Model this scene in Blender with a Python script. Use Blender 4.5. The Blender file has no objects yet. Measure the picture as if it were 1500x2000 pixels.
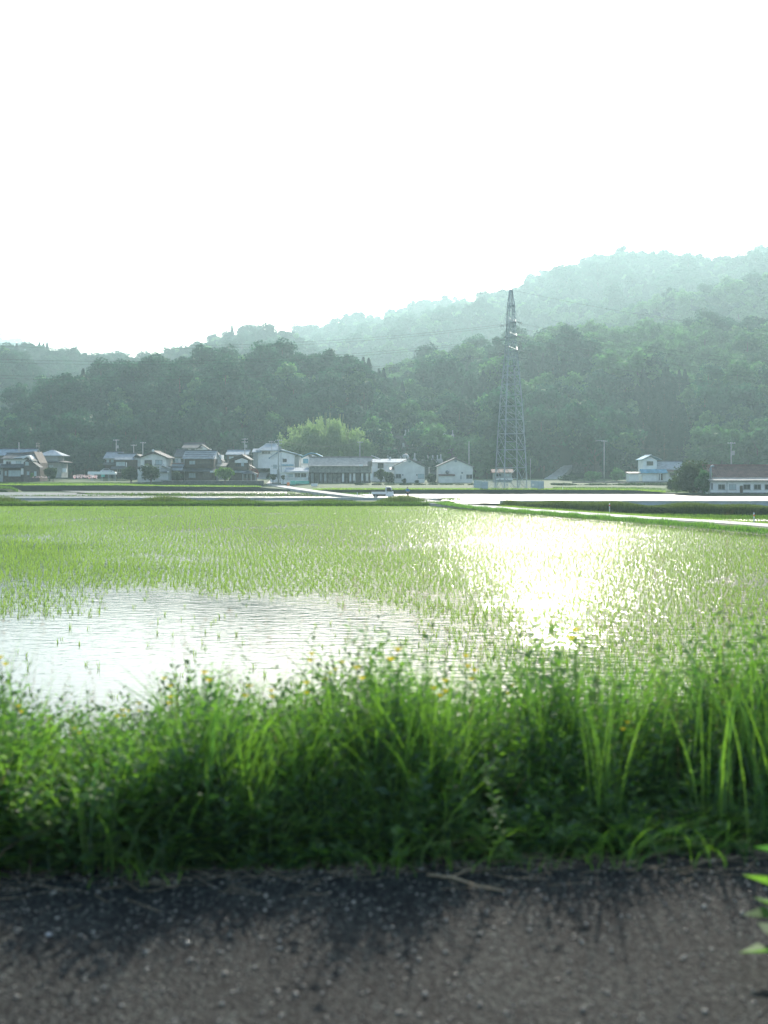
import bpy, math
import numpy as np
from mathutils import Vector

PI = math.pi
R = math.radians
SC = bpy.context.scene
COL = SC.collection
F, CZ = 2190.0, 2.0            # focal length in photo pixels, eye height over the lane
# ------------------------------------------------------------------ camera
cam = bpy.data.cameras.new('camera')
cam.sensor_fit = 'HORIZONTAL'
cam.sensor_width = 24.0
cam.lens = 24.0 * F / 1500.0
cam.shift_y = -80.0 / 1500.0
cam.clip_start, cam.clip_end = 0.1, 20000
cam.dof.use_dof = True
cam.dof.focus_distance = 190.0
cam.dof.aperture_fstop = 1.5
camo = bpy.data.objects.new('camera', cam)
camo.location = (0, 0, CZ)
camo.rotation_euler = (R(90), 0, 0)
COL.objects.link(camo)
SC.camera = camo
# ------------------------------------------------------------------ sky, sun, exposure
SUN_AZ, SUN_EL = 9.0, 26.5
world = bpy.data.worlds.new('World')
SC.world = world
world.use_nodes = True
wn, wl = world.node_tree.nodes, world.node_tree.links
bg = wn['Background']
sky = wn.new('ShaderNodeTexSky')
sky.sky_type = 'NISHITA'
sky.sun_disc = False
sky.sun_elevation = R(SUN_EL)
sky.sun_rotation = R(SUN_AZ)
sky.altitude = 50
sky.air_density = 1.0
sky.dust_density = 1.8
sky.ozone_density = 1.0
wl.new(sky.outputs[0], bg.inputs[0])
bg.inputs[1].default_value = 0.15
sl = bpy.data.lights.new('sun', 'SUN')
sl.energy = 4.5
sl.angle = R(0.5)
sl.color = (1.0, 0.93, 0.82)
suno = bpy.data.objects.new('sun', sl)
sdir = Vector((math.sin(R(SUN_AZ)) * math.cos(R(SUN_EL)), math.cos(R(SUN_AZ)) * math.cos(R(SUN_EL)), math.sin(R(SUN_EL))))
suno.rotation_euler = sdir.to_track_quat('Z', 'Y').to_euler()
suno.location = (0, 0, 400)
COL.objects.link(suno)
SC.view_settings.view_transform = 'Standard'
SC.view_settings.look = 'None'
SC.view_settings.gamma = 1
SC.view_settings.use_curve_mapping = False
SC.view_settings.exposure = 0.85
cy = SC.cycles
cy.max_bounces = 6
cy.diffuse_bounces = 3
cy.glossy_bounces = 3
cy.transmission_bounces = 3
cy.transparent_max_bounces = 6
cy.volume_bounces = 0
cy.use_denoising = True
cy.sample_clamp_indirect = 6.0
cy.caustics_reflective = False
cy.caustics_refractive = False

# ------------------------------------------------------------------ helpers
def prop(o, label=None, cat=None, group=None, kind=None):
    if label: o['label'] = label
    if cat: o['category'] = cat
    if group: o['group'] = group
    if kind: o['kind'] = kind
    return o

def np_mesh(name, v, quads=None, tris=None, smooth=False):
    v = np.asarray(v, np.float32).reshape(-1, 3)
    nq = 0 if quads is None else len(quads)
    nt = 0 if tris is None else len(tris)
    me = bpy.data.meshes.new(name)
    me.vertices.add(len(v))
    me.vertices.foreach_set('co', v.ravel())
    parts, tot = [], []
    if nq: parts.append(np.asarray(quads, np.int32).ravel()); tot.append(np.full(nq, 4, np.int32))
    if nt: parts.append(np.asarray(tris, np.int32).ravel()); tot.append(np.full(nt, 3, np.int32))
    loops = np.concatenate(parts); tot = np.concatenate(tot)
    me.loops.add(len(loops))
    me.loops.foreach_set('vertex_index', loops)
    me.polygons.add(len(tot))
    st = np.concatenate([[0], np.cumsum(tot)[:-1]]).astype(np.int32)
    me.polygons.foreach_set('loop_start', st)
    me.polygons.foreach_set('loop_total', tot)
    if smooth:
        me.polygons.foreach_set('use_smooth', np.ones(len(tot), bool))
    me.update(calc_edges=True)
    return me

def link(name, me, mat=None, parent=None):
    o = bpy.data.objects.new(name, me)
    COL.objects.link(o)
    if mat is not None and me is not None and len(me.materials) == 0:
        me.materials.append(mat)
    if parent is not None: o.parent = parent
    return o

def empty(name, loc, rz=0.0):
    o = bpy.data.objects.new(name, None)
    o.location = loc
    o.rotation_euler = (0, 0, rz)
    o.empty_display_size = 0.3
    COL.objects.link(o)
    return o

class MB:
    """collects shapes, then links them as one mesh object"""
    def __init__(s): s.v, s.f = [], []
    def add(s, v, f):
        b = len(s.v); s.v += [tuple(p) for p in v]; s.f += [tuple(i + b for i in q) for q in f]; return s
    def box(s, x0, x1, y0, y1, z0, z1):
        return s.add([(x0,y0,z0),(x1,y0,z0),(x1,y1,z0),(x0,y1,z0),(x0,y0,z1),(x1,y0,z1),(x1,y1,z1),(x0,y1,z1)],
                     [(0,3,2,1),(4,5,6,7),(0,1,5,4),(1,2,6,5),(2,3,7,6),(3,0,4,7)])
    def bar(s, a, b, w, h=None):
        a, b = Vector(a), Vector(b); d = (b - a).normalized(); h = h or w
        up = Vector((0,0,1)) if abs(d.z) < .95 else Vector((0,1,0))
        u = d.cross(up).normalized() * w * .5; n = u.cross(d).normalized() * h * .5
        return s.add([a-u-n, a+u-n, a+u+n, a-u+n, b-u-n, b+u-n, b+u+n, b-u+n],
                     [(0,1,2,3),(7,6,5,4),(0,4,5,1),(1,5,6,2),(2,6,7,3),(3,7,4,0)])
    def tube(s, pts, rad, n=8, cap=True):
        pts = [Vector(p) for p in pts]
        if not isinstance(rad, (list, tuple)): rad = [rad] * len(pts)
        b = len(s.v)
        for i, p in enumerate(pts):
            d = (pts[min(i+1, len(pts)-1)] - pts[max(i-1, 0)]).normalized()
            up = Vector((0,0,1)) if abs(d.z) < .9 else Vector((1,0,0))
            u = d.cross(up).normalized(); w = d.cross(u).normalized()
            for k in range(n):
                a = 2*PI*k/n
                s.v.append(tuple(p + (u*math.cos(a) + w*math.sin(a)) * rad[i]))
        for i in range(len(pts)-1):
            for k in range(n):
                s.f.append((b+i*n+k, b+i*n+(k+1)%n, b+(i+1)*n+(k+1)%n, b+(i+1)*n+k))
        if cap:
            s.f.append(tuple(b+k for k in range(n))[::-1]); s.f.append(tuple(b+(len(pts)-1)*n+k for k in range(n)))
        return s
    def prism(s, prof, y0, y1):
        """profile in XZ swept along Y"""
        n = len(prof)
        v = [(x, y0, z) for x, z in prof] + [(x, y1, z) for x, z in prof]
        f = [tuple(range(n)), tuple(range(2*n-1, n-1, -1))]
        f += [(i, i+n, (i+1)%n+n, (i+1)%n) for i in range(n)]
        return s.add(v, f)
    def prismx(s, prof, x0, x1):
        n = len(prof)
        v = [(x0, y, z) for y, z in prof] + [(x1, y, z) for y, z in prof]
        f = [tuple(range(n-1, -1, -1)), tuple(range(n, 2*n))]
        f += [((i+1)%n, (i+1)%n+n, i+n, i) for i in range(n)]
        return s.add(v, f)
    def ball(s, c, r, nu=10, nv=6, sq=(1,1,1)):
        b = len(s.v)
        for j in range(nv+1):
            t = PI*j/nv
            for i in range(nu):
                a = 2*PI*i/nu
                s.v.append((c[0]+r*sq[0]*math.sin(t)*math.cos(a), c[1]+r*sq[1]*math.sin(t)*math.sin(a), c[2]+r*sq[2]*math.cos(t)))
        for j in range(nv):
            for i in range(nu):
                s.f.append((b+j*nu+i, b+(j+1)*nu+i, b+(j+1)*nu+(i+1)%nu, b+j*nu+(i+1)%nu))
        return s
    def build(s, name, mat, parent=None, smooth=False):
        me = bpy.data.meshes.new(name)
        me.from_pydata(s.v, [], s.f)
        if smooth: me.polygons.foreach_set('use_smooth', [True]*len(me.polygons))
        me.update()
        return link(name, me, mat, parent)

def PX(px, Y): return (px - 750.0) / F * Y
def PZ(py, Y): return CZ + (920.0 - py) / F * Y
def DY(py, z): return (CZ - z) * F / (py - 920.0)

# ------------------------------------------------------------------ materials
def newmat(name):
    m = bpy.data.materials.new(name); m.use_nodes = True
    n, l = m.node_tree.nodes, m.node_tree.links
    return m, n, l, n['Principled BSDF']

def mat(name, c, rough=.7, var=.25, scale=3.0, bump=0.0, metal=0.0, c2=None, spec=.4, bscale=None, coords='Object'):
    m, n, l, b = newmat(name)
    tc = n.new('ShaderNodeTexCoord')
    nz = n.new('ShaderNodeTexNoise'); nz.inputs['Scale'].default_value = scale; nz.inputs['Detail'].default_value = 6
    l.new(tc.outputs[coords], nz.inputs['Vector'])
    cr = n.new('ShaderNodeValToRGB')
    a = c2 if c2 else tuple(x*(1-var) for x in c); d = c if c2 else tuple(min(1, x*(1+var)) for x in c)
    cr.color_ramp.elements[0].position, cr.color_ramp.elements[1].position = .32, .68
    cr.color_ramp.elements[0].color = (*a, 1); cr.color_ramp.elements[1].color = (*d, 1)
    l.new(nz.outputs[0], cr.inputs[0]); l.new(cr.outputs[0], b.inputs['Base Color'])
    b.inputs['Roughness'].default_value = rough; b.inputs['Metallic'].default_value = metal
    b.inputs['Specular IOR Level'].default_value = spec
    if bump:
        n2 = n.new('ShaderNodeTexNoise'); n2.inputs['Scale'].default_value = bscale or scale*4; n2.inputs['Detail'].default_value = 4
        l.new(tc.outputs[coords], n2.inputs['Vector'])
        bp = n.new('ShaderNodeBump'); bp.inputs['Strength'].default_value = bump; bp.inputs['Distance'].default_value = .05
        l.new(n2.outputs[0], bp.inputs['Height']); l.new(bp.outputs[0], b.inputs['Normal'])
    return m

def mat_roof(name, c, pitch=.3, rough=.5, axis='X', metal=0.0):
    rough = .78
    """tile or ribbed sheet roof: ribs run down the slope"""
    m, n, l, b = newmat(name)
    tc = n.new('ShaderNodeTexCoord')
    wv = n.new('ShaderNodeTexWave'); wv.bands_direction = axis; wv.inputs['Scale'].default_value = 1/pitch*.32
    wv.inputs['Distortion'].default_value = 0
    l.new(tc.outputs['Object'], wv.inputs['Vector'])
    nz = n.new('ShaderNodeTexNoise'); nz.inputs['Scale'].default_value = 1.2; nz.inputs['Detail'].default_value = 5
    l.new(tc.outputs['Object'], nz.inputs['Vector'])
    cr = n.new('ShaderNodeValToRGB')
    cr.color_ramp.elements[0].position, cr.color_ramp.elements[1].position = .3, .7
    cr.color_ramp.elements[0].color = (*[x*.7 for x in c], 1); cr.color_ramp.elements[1].color = (*[min(1, x*1.25) for x in c], 1)
    l.new(nz.outputs[0], cr.inputs[0]); l.new(cr.outputs[0], b.inputs['Base Color'])
    bp = n.new('ShaderNodeBump'); bp.inputs['Strength'].default_value = .6; bp.inputs['Distance'].default_value = .05
    l.new(wv.outputs[0], bp.inputs['Height']); l.new(bp.outputs[0], b.inputs['Normal'])
    b.inputs['Roughness'].default_value = rough; b.inputs['Metallic'].default_value = metal*.3; b.inputs['Specular IOR Level'].default_value = .2
    return m

def mat_leaf(name, c1, c2, tr=.45, gloss=.025, objr=.5, tint=(1.25, 1.35, .7), rough=.45):
    """leaf: diffuse + light coming through + a little sheen; the shade varies leaf by leaf and plant by plant"""
    m, n, l, b = newmat(name)
    n.remove(b)
    ge = n.new('ShaderNodeNewGeometry'); oi = n.new('ShaderNodeObjectInfo')
    mx = n.new('ShaderNodeMix'); mx.data_type = 'FLOAT'; mx.inputs[0].default_value = objr
    l.new(ge.outputs['Random Per Island'], mx.inputs[2]); l.new(oi.outputs['Random'], mx.inputs[3])
    cr = n.new('ShaderNodeValToRGB')
    cr.color_ramp.elements[0].position, cr.color_ramp.elements[1].position = .1, .9
    cr.color_ramp.elements[0].color = (*c1, 1); cr.color_ramp.elements[1].color = (*c2, 1)
    l.new(mx.outputs[0], cr.inputs[0])
    di = n.new('ShaderNodeBsdfDiffuse'); l.new(cr.outputs[0], di.inputs[0])
    tl = n.new('ShaderNodeBsdfTranslucent')
    mc = n.new('ShaderNodeMix'); mc.data_type = 'RGBA'; mc.blend_type = 'MULTIPLY'; mc.inputs[0].default_value = 1
    mc.inputs[7].default_value = (*tint, 1); l.new(cr.outputs[0], mc.inputs[6]); l.new(mc.outputs[2], tl.inputs[0])
    m1 = n.new('ShaderNodeMixShader'); m1.inputs[0].default_value = tr
    l.new(di.outputs[0], m1.inputs[1]); l.new(tl.outputs[0], m1.inputs[2])
    gl = n.new('ShaderNodeBsdfGlossy'); gl.inputs['Roughness'].default_value = rough; gl.inputs[0].default_value = (.9, .95, .9, 1)
    m2 = n.new('ShaderNodeMixShader'); m2.inputs[0].default_value = gloss
    l.new(m1.outputs[0], m2.inputs[1]); l.new(gl.outputs[0], m2.inputs[2])
    l.new(m2.outputs[0], n['Material Output'].inputs[0])
    return m

def mat_water(name, rough, s1, k1, s2, k2, base=(.05, .055, .04), stretch=(1, 1, 1), ruffle=0):
    m, n, l, b = newmat(name)
    tc = n.new('ShaderNodeTexCoord'); mp = n.new('ShaderNodeMapping'); mp.inputs['Scale'].default_value = stretch
    l.new(tc.outputs['Object'], mp.inputs[0])
    a = n.new('ShaderNodeTexNoise'); a.inputs['Scale'].default_value = s1; a.inputs['Detail'].default_value = 2
    c = n.new('ShaderNodeTexNoise'); c.inputs['Scale'].default_value = s2; c.inputs['Detail'].default_value = 2
    l.new(mp.outputs[0], a.inputs[0]); l.new(mp.outputs[0], c.inputs[0])
    b1 = n.new('ShaderNodeBump'); b1.inputs['Strength'].default_value = 1; b1.inputs['Distance'].default_value = k1
    b2 = n.new('ShaderNodeBump'); b2.inputs['Strength'].default_value = 1; b2.inputs['Distance'].default_value = k2
    l.new(a.outputs[0], b1.inputs['Height']); l.new(c.outputs[0], b2.inputs['Height'])
    l.new(b1.outputs[0], b2.inputs['Normal']); l.new(b2.outputs[0], b.inputs['Normal'])
    b.inputs['Base Color'].default_value = (*base, 1); b.inputs['Roughness'].default_value = rough
    b.inputs['IOR'].default_value = 1.333
    if ruffle: b.inputs['Specular IOR Level'].default_value = .30
    if ruffle:                                   # wind roughens the open part of the sheet, the corner by the bank lies calm
        sp = n.new('ShaderNodeSeparateXYZ'); l.new(tc.outputs['Object'], sp.inputs[0])
        nz = n.new('ShaderNodeTexNoise'); nz.inputs['Scale'].default_value = .09; nz.inputs['Detail'].default_value = 5
        l.new(tc.outputs['Object'], nz.inputs[0])
        ma = n.new('ShaderNodeMath'); ma.operation = 'MULTIPLY_ADD'; ma.inputs[1].default_value = .55; l.new(sp.outputs['Y'], ma.inputs[0]); l.new(sp.outputs['X'], ma.inputs[2])
        mb_ = n.new('ShaderNodeMath'); mb_.operation = 'MULTIPLY_ADD'; mb_.inputs[1].default_value = 26; l.new(nz.outputs[0], mb_.inputs[0]); l.new(ma.outputs[0], mb_.inputs[2])
        mr = n.new('ShaderNodeMapRange'); mr.interpolation_type = 'SMOOTHSTEP'
        for i, v in ((1, 26), (2, 56), (3, rough), (4, ruffle)): mr.inputs[i].default_value = v
        l.new(mb_.outputs[0], mr.inputs[0]); l.new(mr.outputs[0], b.inputs['Roughness'])
        ms = n.new('ShaderNodeMapRange'); ms.interpolation_type = 'SMOOTHSTEP'
        for i, v in ((1, 26), (2, 52), (3, .08), (4, 1.0)): ms.inputs[i].default_value = v
        l.new(mb_.outputs[0], ms.inputs[0]); sl_ = n.new('ShaderNodeMapRange'); sl_.interpolation_type = 'SMOOTHSTEP'
        for i, v in ((1, 18), (2, 50), (3, .95), (4, .13)): sl_.inputs[i].default_value = v
        l.new(mb_.outputs[0], sl_.inputs[0]); l.new(sl_.outputs[0], b.inputs['Specular IOR Level'])
        l.new(ms.outputs[0], b1.inputs['Strength']); l.new(ms.outputs[0], b2.inputs['Strength'])
    return m

M = {}
M['asphalt'] = None
M['soil'] = mat('soil', (.055, .045, .035), .95, c2=(.025, .022, .018), scale=6, bump=.8, bscale=40)
M['turf'] = mat('turf', (.07, .11, .03), .95, c2=(.04, .07, .02), scale=.6, bump=.5)
M['field'] = mat('field', (.055, .115, .026), .95, c2=(.022, .05, .013), scale=.15, bump=.3)
M['bank'] = mat('bank', (.03, .042, .02), .95, c2=(.018, .026, .012), scale=.8, bump=.6)  # darkened so that the shade on the bank faces sits in the colour
M['hillfloor'] = mat('hill_floor', (.035, .055, .02), .95, c2=(.02, .035, .012), scale=.15)
M['concrete'] = mat('concrete', (.42, .41, .38), .85, var=.2, scale=.8, bump=.2)
M['canal'] = mat('canal_concrete', (.40, .44, .46), .8, var=.15, scale=.7)
M['stone'] = mat('stone_wall', (.16, .16, .15), .9, c2=(.07, .075, .07), scale=2.5, bump=1.0, bscale=3)
M['white'] = mat('white_wall', (.80, .81, .79), .8, var=.10, scale=.8)
M['cream'] = mat('cream_wall', (.74, .73, .68), .8, var=.12, scale=.6)
M['grey'] = mat('grey_wall', (.36, .38, .37), .85, var=.15, scale=.7)
M['wood'] = mat('dark_wood', (.075, .055, .042), .8, var=.35, scale=2)
M['brown'] = mat('brown_wall', (.14, .11, .095), .85, var=.25, scale=1.5)
M['barn'] = mat('barn_boards', (.26, .26, .235), .9, var=.4, scale=1.5)
M['rust'] = mat('rusty_sheet', (.22, .19, .17), .7, var=.3, scale=.8)
M['tile'] = mat_roof('tile_roof', (.10, .105, .11), .3, .45)
M['tile_pale'] = mat_roof('pale_tile_roof', (.30, .33, .35), .3, .4)
M['tile_y'] = mat_roof('tile_roof_side', (.10, .105, .11), .3, .45, 'Y')
M['metal_roof'] = mat_roof('metal_roof', (.28, .34, .38), .45, .35)
M['metal_roof_y'] = mat_roof('metal_roof_side', (.36, .42, .46), .45, .35, 'Y')
M['blue_roof'] = mat_roof('blue_roof', (.16, .36, .46), .4, .4)
M['blue_roof_y'] = mat_roof('blue_roof_side', (.20, .42, .52), .4, .4, 'Y')
M['brown_roof'] = mat_roof('brown_roof', (.20, .125, .10), .4, .55)
M['slate_roof'] = mat_roof('slate_roof', (.38, .36, .32), .5, .6)
M['slate_y'] = mat_roof('slate_side', (.22, .22, .21), .5, .6, 'Y')
M['glass'] = mat('window_glass', (.03, .04, .045), .08, var=.3, scale=.7, spec=.6)
M['curtain'] = mat('pale_curtain', (.42, .50, .50), .5, var=.15, scale=1.5)
M['frame'] = mat('window_frame', (.35, .36, .36), .5, var=.1)
M['darkframe'] = mat('dark_frame', (.06, .055, .05), .6, var=.2)
M['steel'] = mat('galvanised_steel', (.33, .37, .39), .5, var=.2, scale=1.0, metal=.3)
M['dark_steel'] = mat('weathered_steel', (.20, .21, .21), .5, var=.3, scale=1.0, metal=.4)
M['pole'] = mat('pole_concrete', (.36, .36, .34), .8, var=.12)
M['wire'] = mat('wire', (.05, .05, .05), .6)
M['ceramic'] = mat('white_ceramic', (.7, .7, .68), .25, var=.05)
M['vinyl'] = mat('white_vinyl', (.82, .83, .82), .4, var=.05)
M['paint'] = mat('white_car_paint', (.72, .75, .77), .3, var=.04, spec=.6)
M['tyre'] = mat('tyre', (.02, .02, .02), .8)
M['rim'] = mat('wheel_rim', (.45, .46, .47), .4, metal=.6)
M['red'] = mat('red_plastic', (.6, .06, .05), .4, var=.1)
M['orange'] = mat('orange_plastic', (.7, .22, .06), .5, var=.1)
M['teal'] = mat('teal_sheet', (.12, .48, .38), .5, var=.15)
M['bluecloth'] = mat('blue_shirt', (.10, .24, .42), .85, var=.15, scale=6)
M['darkcloth'] = mat('dark_trousers', (.03, .032, .04), .9, var=.2, scale=6)
M['skin'] = mat('skin', (.42, .26, .18), .6, var=.05)
M['hair'] = mat('black_hair', (.015, .013, .012), .6)
M['bark'] = mat('bark', (.10, .085, .065), .95, var=.35, scale=4, bump=.5)
M['culm'] = mat('bamboo_culm', (.22, .26, .10), .6, var=.2)
M['net'] = mat('fence_steel', (.40, .48, .52), .45, var=.1, metal=.4)
M['straw'] = mat('dry_straw', (.34, .27, .17), .85, var=.3, scale=8)
M['glint_grit'] = mat('glint_grit', (.50, .48, .40), .3, var=.5, scale=60, c2=(.07, .07, .065))  # added stones, their pale colour stands in for glints on the lane
M['granite'] = mat('gravestone_granite', (.38, .40, .40), .5, var=.2, scale=3)
M['haystalk'] = mat('stalk', (.10, .17, .04), .7, var=.25)
M['yellow'] = mat('yellow_petal', (.75, .55, .03), .6, var=.15)
LEAF = {
 'oak':   mat_leaf('oak_leaf', (.010, .040, .026), (.036, .105, .056), tint=(.75, 1.35, 1.0)),
 'light': mat_leaf('light_leaf', (.042, .11, .045), (.115, .225, .085), tr=.5, tint=(.95, 1.35, .9)),
 'cedar': mat_leaf('cedar_needle', (.008, .032, .022), (.018, .058, .036), tr=.25, tint=(.7, 1.3, 1.0)),
 'bamboo': mat_leaf('bamboo_leaf', (.15, .225, .10), (.27, .345, .165), tr=.6, tint=(1.1, 1.3, .85)),
 'shrub': mat_leaf('shrub_leaf', (.02, .045, .016), (.045, .08, .022), tr=.4),
 'bright': mat_leaf('bright_shrub_leaf', (.08, .17, .03), (.14, .25, .05), tr=.5),
 'maple': mat_leaf('red_maple_leaf', (.10, .025, .022), (.17, .04, .03), tr=.4, tint=(1.3, .8, .7)),
 'grass': mat_leaf('verge_blade', (.055, .135, .042), (.185, .32, .05), tr=.64, objr=0, gloss=.05, rough=.65, tint=(1.1, 1.35, .6)),
 'weed':  mat_leaf('weed_leaf', (.055, .14, .055), (.18, .315, .06), tr=.64, objr=0, gloss=.055, rough=.65, tint=(1.1, 1.35, .6)),
 'rice':  mat_leaf('rice_blade', (.14, .24, .04), (.29, .41, .085), tr=.56, objr=0, gloss=.07, rough=.22, tint=(1.2, 1.35, .65)),
 'levee': mat_leaf('levee_blade', (.05, .11, .02), (.12, .21, .035), tr=.5, objr=0),
 'reed':  mat_leaf('reed_blade', (.05, .085, .028), (.12, .16, .05), tr=.5, objr=0),
 'panicle': mat_leaf('seed_head', (.17, .13, .075), (.30, .23, .13), tr=.45, objr=0, tint=(1.1, 1.0, .9)),
 'petal': mat_leaf('flower_petal', (.75, .66, .03), (.9, .8, .06), tr=.4, objr=0, tint=(1.1, 1.0, .6)),
 'pink':  mat_leaf('pink_blossom', (.62, .34, .36), (.85, .78, .76), tr=.4, objr=0, tint=(1, 1, 1)),
}
def asphalt():
    m, n, l, b = newmat('asphalt')
    tc = n.new('ShaderNodeTexCoord')
    vo = n.new('ShaderNodeTexVoronoi'); vo.inputs['Scale'].default_value = 70
    nz = n.new('ShaderNodeTexNoise'); nz.inputs['Scale'].default_value = 1.3; nz.inputs['Detail'].default_value = 8
    l.new(tc.outputs['Object'], vo.inputs['Vector']); l.new(tc.outputs['Object'], nz.inputs['Vector'])
    cr = n.new('ShaderNodeValToRGB'); e = cr.color_ramp.elements
    e[0].position, e[0].color = .0, (.010, .011, .012, 1); e[1].position, e[1].color = 1.0, (.072, .082, .075, 1)
    x = e.new(.55); x.color = (.020, .022, .022, 1)
    sp = n.new('ShaderNodeSeparateColor'); l.new(vo.outputs['Color'], sp.inputs[0]); l.new(sp.outputs[0], cr.inputs[0])
    mx = n.new('ShaderNodeMix'); mx.data_type = 'RGBA'; mx.blend_type = 'MULTIPLY'; mx.inputs[0].default_value = .7
    c2 = n.new('ShaderNodeValToRGB'); c2.color_ramp.elements[0].position = .3; c2.color_ramp.elements[1].position = .7
    c2.color_ramp.elements[0].color = (.5, .5, .5, 1); c2.color_ramp.elements[1].color = (1.2, 1.15, 1.05, 1)
    l.new(nz.outputs[0], c2.inputs[0]); l.new(cr.outputs[0], mx.inputs[6]); l.new(c2.outputs[0], mx.inputs[7])
    l.new(mx.outputs[2], b.inputs['Base Color'])
    b.inputs['Roughness'].default_value = .85; b.inputs['Specular IOR Level'].default_value = .12
    bp = n.new('ShaderNodeBump'); bp.inputs['Strength'].default_value = 1.0; bp.inputs['Distance'].default_value = .008
    l.new(vo.outputs['Distance'], bp.inputs['Height']); l.new(bp.outputs[0], b.inputs['Normal'])
    return m
M['asphalt'] = asphalt()

# ------------------------------------------------------------------ land: near verge, water, roads
WZ = -2.5                                      # water level of the paddies
def grid(name, m, xs, ys, fz, kind='structure', label=None):
    X, Y = np.meshgrid(xs, ys); Z = fz(X, Y)
    nx, ny = len(xs), len(ys)
    v = np.stack([X, Y, Z], -1).reshape(-1, 3)
    i = np.arange(ny-1)[:, None]*nx + np.arange(nx-1)[None, :]
    q = np.stack([i, i+1, i+1+nx, i+nx], -1).reshape(-1, 4)
    return prop(link(name, np_mesh(name, v, q, smooth=True), m), label, kind=kind)

def poly(name, m, pts, z, label):
    mb = MB(); mb.add([(x, y, z) for x, y in pts], [tuple(range(len(pts)))])
    return prop(mb.build(name, m), label, kind='structure')

def ribbon(name, m, pts, w, label, lift=0.0, skirt=.4):
    """a road: centre points (x, y, z) widened to w, with a skirt so that it reads as a slab"""
    P = [Vector(p) for p in pts]; mb = MB(); b = []
    for i, p in enumerate(P):
        d = P[min(i+1, len(P)-1)] - P[max(i-1, 0)]; d.z = 0; d.normalize()
        s = Vector((d.y, -d.x, 0)) * w * .5
        for q in (p - s - Vector((0,0,skirt)), p - s, p + s, p + s - Vector((0,0,skirt))):
            mb.v.append((q.x, q.y, q.z + lift))
    for i in range(len(P)-1):
        for k in range(3):
            mb.f.append((4*i+k, 4*i+k+4, 4*i+k+5, 4*i+k+1))
    return prop(mb.build(name, m), label, kind='structure')

poly('ground', M['field'], [(-9000, -200), (9000, -200), (9000, 14000), (-9000, 14000)], -2.75, 'flat valley floor under the paddies and the village')
poly('asphalt_lane', M['asphalt'], [(-60, -6), (60, -6), (60, 5.62), (-60, 5.62)], 0.0, 'dark worn asphalt lane in front of the weeds')
def vz(X, Y):
    t = np.clip((Y - 7.3) / 4.0, 0, 1)
    return -.012 + .05*np.sin(X*3.1)*np.sin(Y*4.3)*np.clip((Y-5.7)*2, 0, 1)*.6 - 2.62*(t*t*(3-2*t))
grid('verge_bank', M['soil'], np.linspace(-45, 45, 361), np.linspace(5.2, 11.6, 65), vz, label='earth verge falling from the lane to the paddy')

LEVEE = [(880, 989), (940, 998), (1100, 1011), (1250, 1023), (1380, 1034), (1500, 1045), (1700, 1063), (2100, 1105)]
LV = [(PX(p, DY(q, WZ)), DY(q, WZ)) for p, q in LEVEE]      # right border of the near paddy
M['paddy'] = mat_water('paddy_water', .05, 2.3, .13, 9.0, .024, stretch=(.8, 1.6, 1), ruffle=.15)
poly('paddy_water', M['paddy'], [(-160, 10.5), (40, 10.5)] + LV[::-1] + [(LV[0][0]-1, 143.5), (-160, 143.5)], WZ, 'still shallow water of the near rice paddy')
ROADN = [(2100, 1073), (1700, 1041), (1500, 1025.5), (1380, 1017), (1250, 1010), (1120, 1001), (1000, 993), (940, 988.5), (890, 985), (850, 981.5)]
RN = [(PX(p, DY(q, -2.1)), DY(q, -2.1)) for p, q in ROADN]
ribbon('farm_road', M['concrete'], [(x, y, -2.1) for x, y in RN] + [(PX(815, 163), 163, -2.12), (PX(760, 172), 172, -2.16)], 3.0, 'pale concrete farm road beside the right edge of the paddy')
VR = [(860, 172, -2.2), (800, 173, -2.2), (740, 174, -2.2), (697, 186, -2.12), (649, 207, -2.08), (598, 236, -1.95), (562, 262, -1.75), (540, 285, -1.5), (524, 305, -1.0), (514, 322, -.55), (508, 338, .1), (512, 352, .9), (520, 366, 2.0)]
ribbon('village_road', M['concrete'], [(PX(p, y), y, z) for p, y, z in VR], 3.2, 'pale concrete road winding up into the village', skirt=1.0)
M['farwater'] = mat_water('far_paddy_water', .30, 1.5, .35, 6.0, .06)
def pxpoly(name, m, pts, z, label):
    return poly(name, m, [(PX(p, DY(q, z)), DY(q, z)) for p, q in pts], z, label)
pxpoly('far_paddy_water', M['farwater'], [(-700, 968.6), (330, 968.6), (150, 965.2), (150, 962), (-700, 959)], WZ, 'bright flooded paddy below the leftmost houses')
pxpoly('far_paddy_water', M['farwater'], [(190, 964.6), (640, 965.5), (570, 960.2), (120, 958.6)], WZ, 'strip of flooded paddy below the stone wall')
pxpoly('far_paddy_water', M['farwater'], [(-700, 972.6), (680, 973.0), (640, 969.6), (-700, 969.2)], WZ+.004, 'narrow bright paddy behind the channel wall')
pxpoly('far_paddy_water', M['farwater'], [(768, 975.5), (900, 983.0), (1560, 984.5), (2300, 985), (2300, 970), (1250, 965.4), (700, 965.0)], WZ, 'wide bright flooded paddy in front of the pylon')
pxpoly('far_paddy_water', M['farwater'], [(1395, 1017.0), (2200, 1022), (2200, 1014.0), (1340, 1013.6)], WZ+.004, 'small flooded strip beside the farm road')

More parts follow.
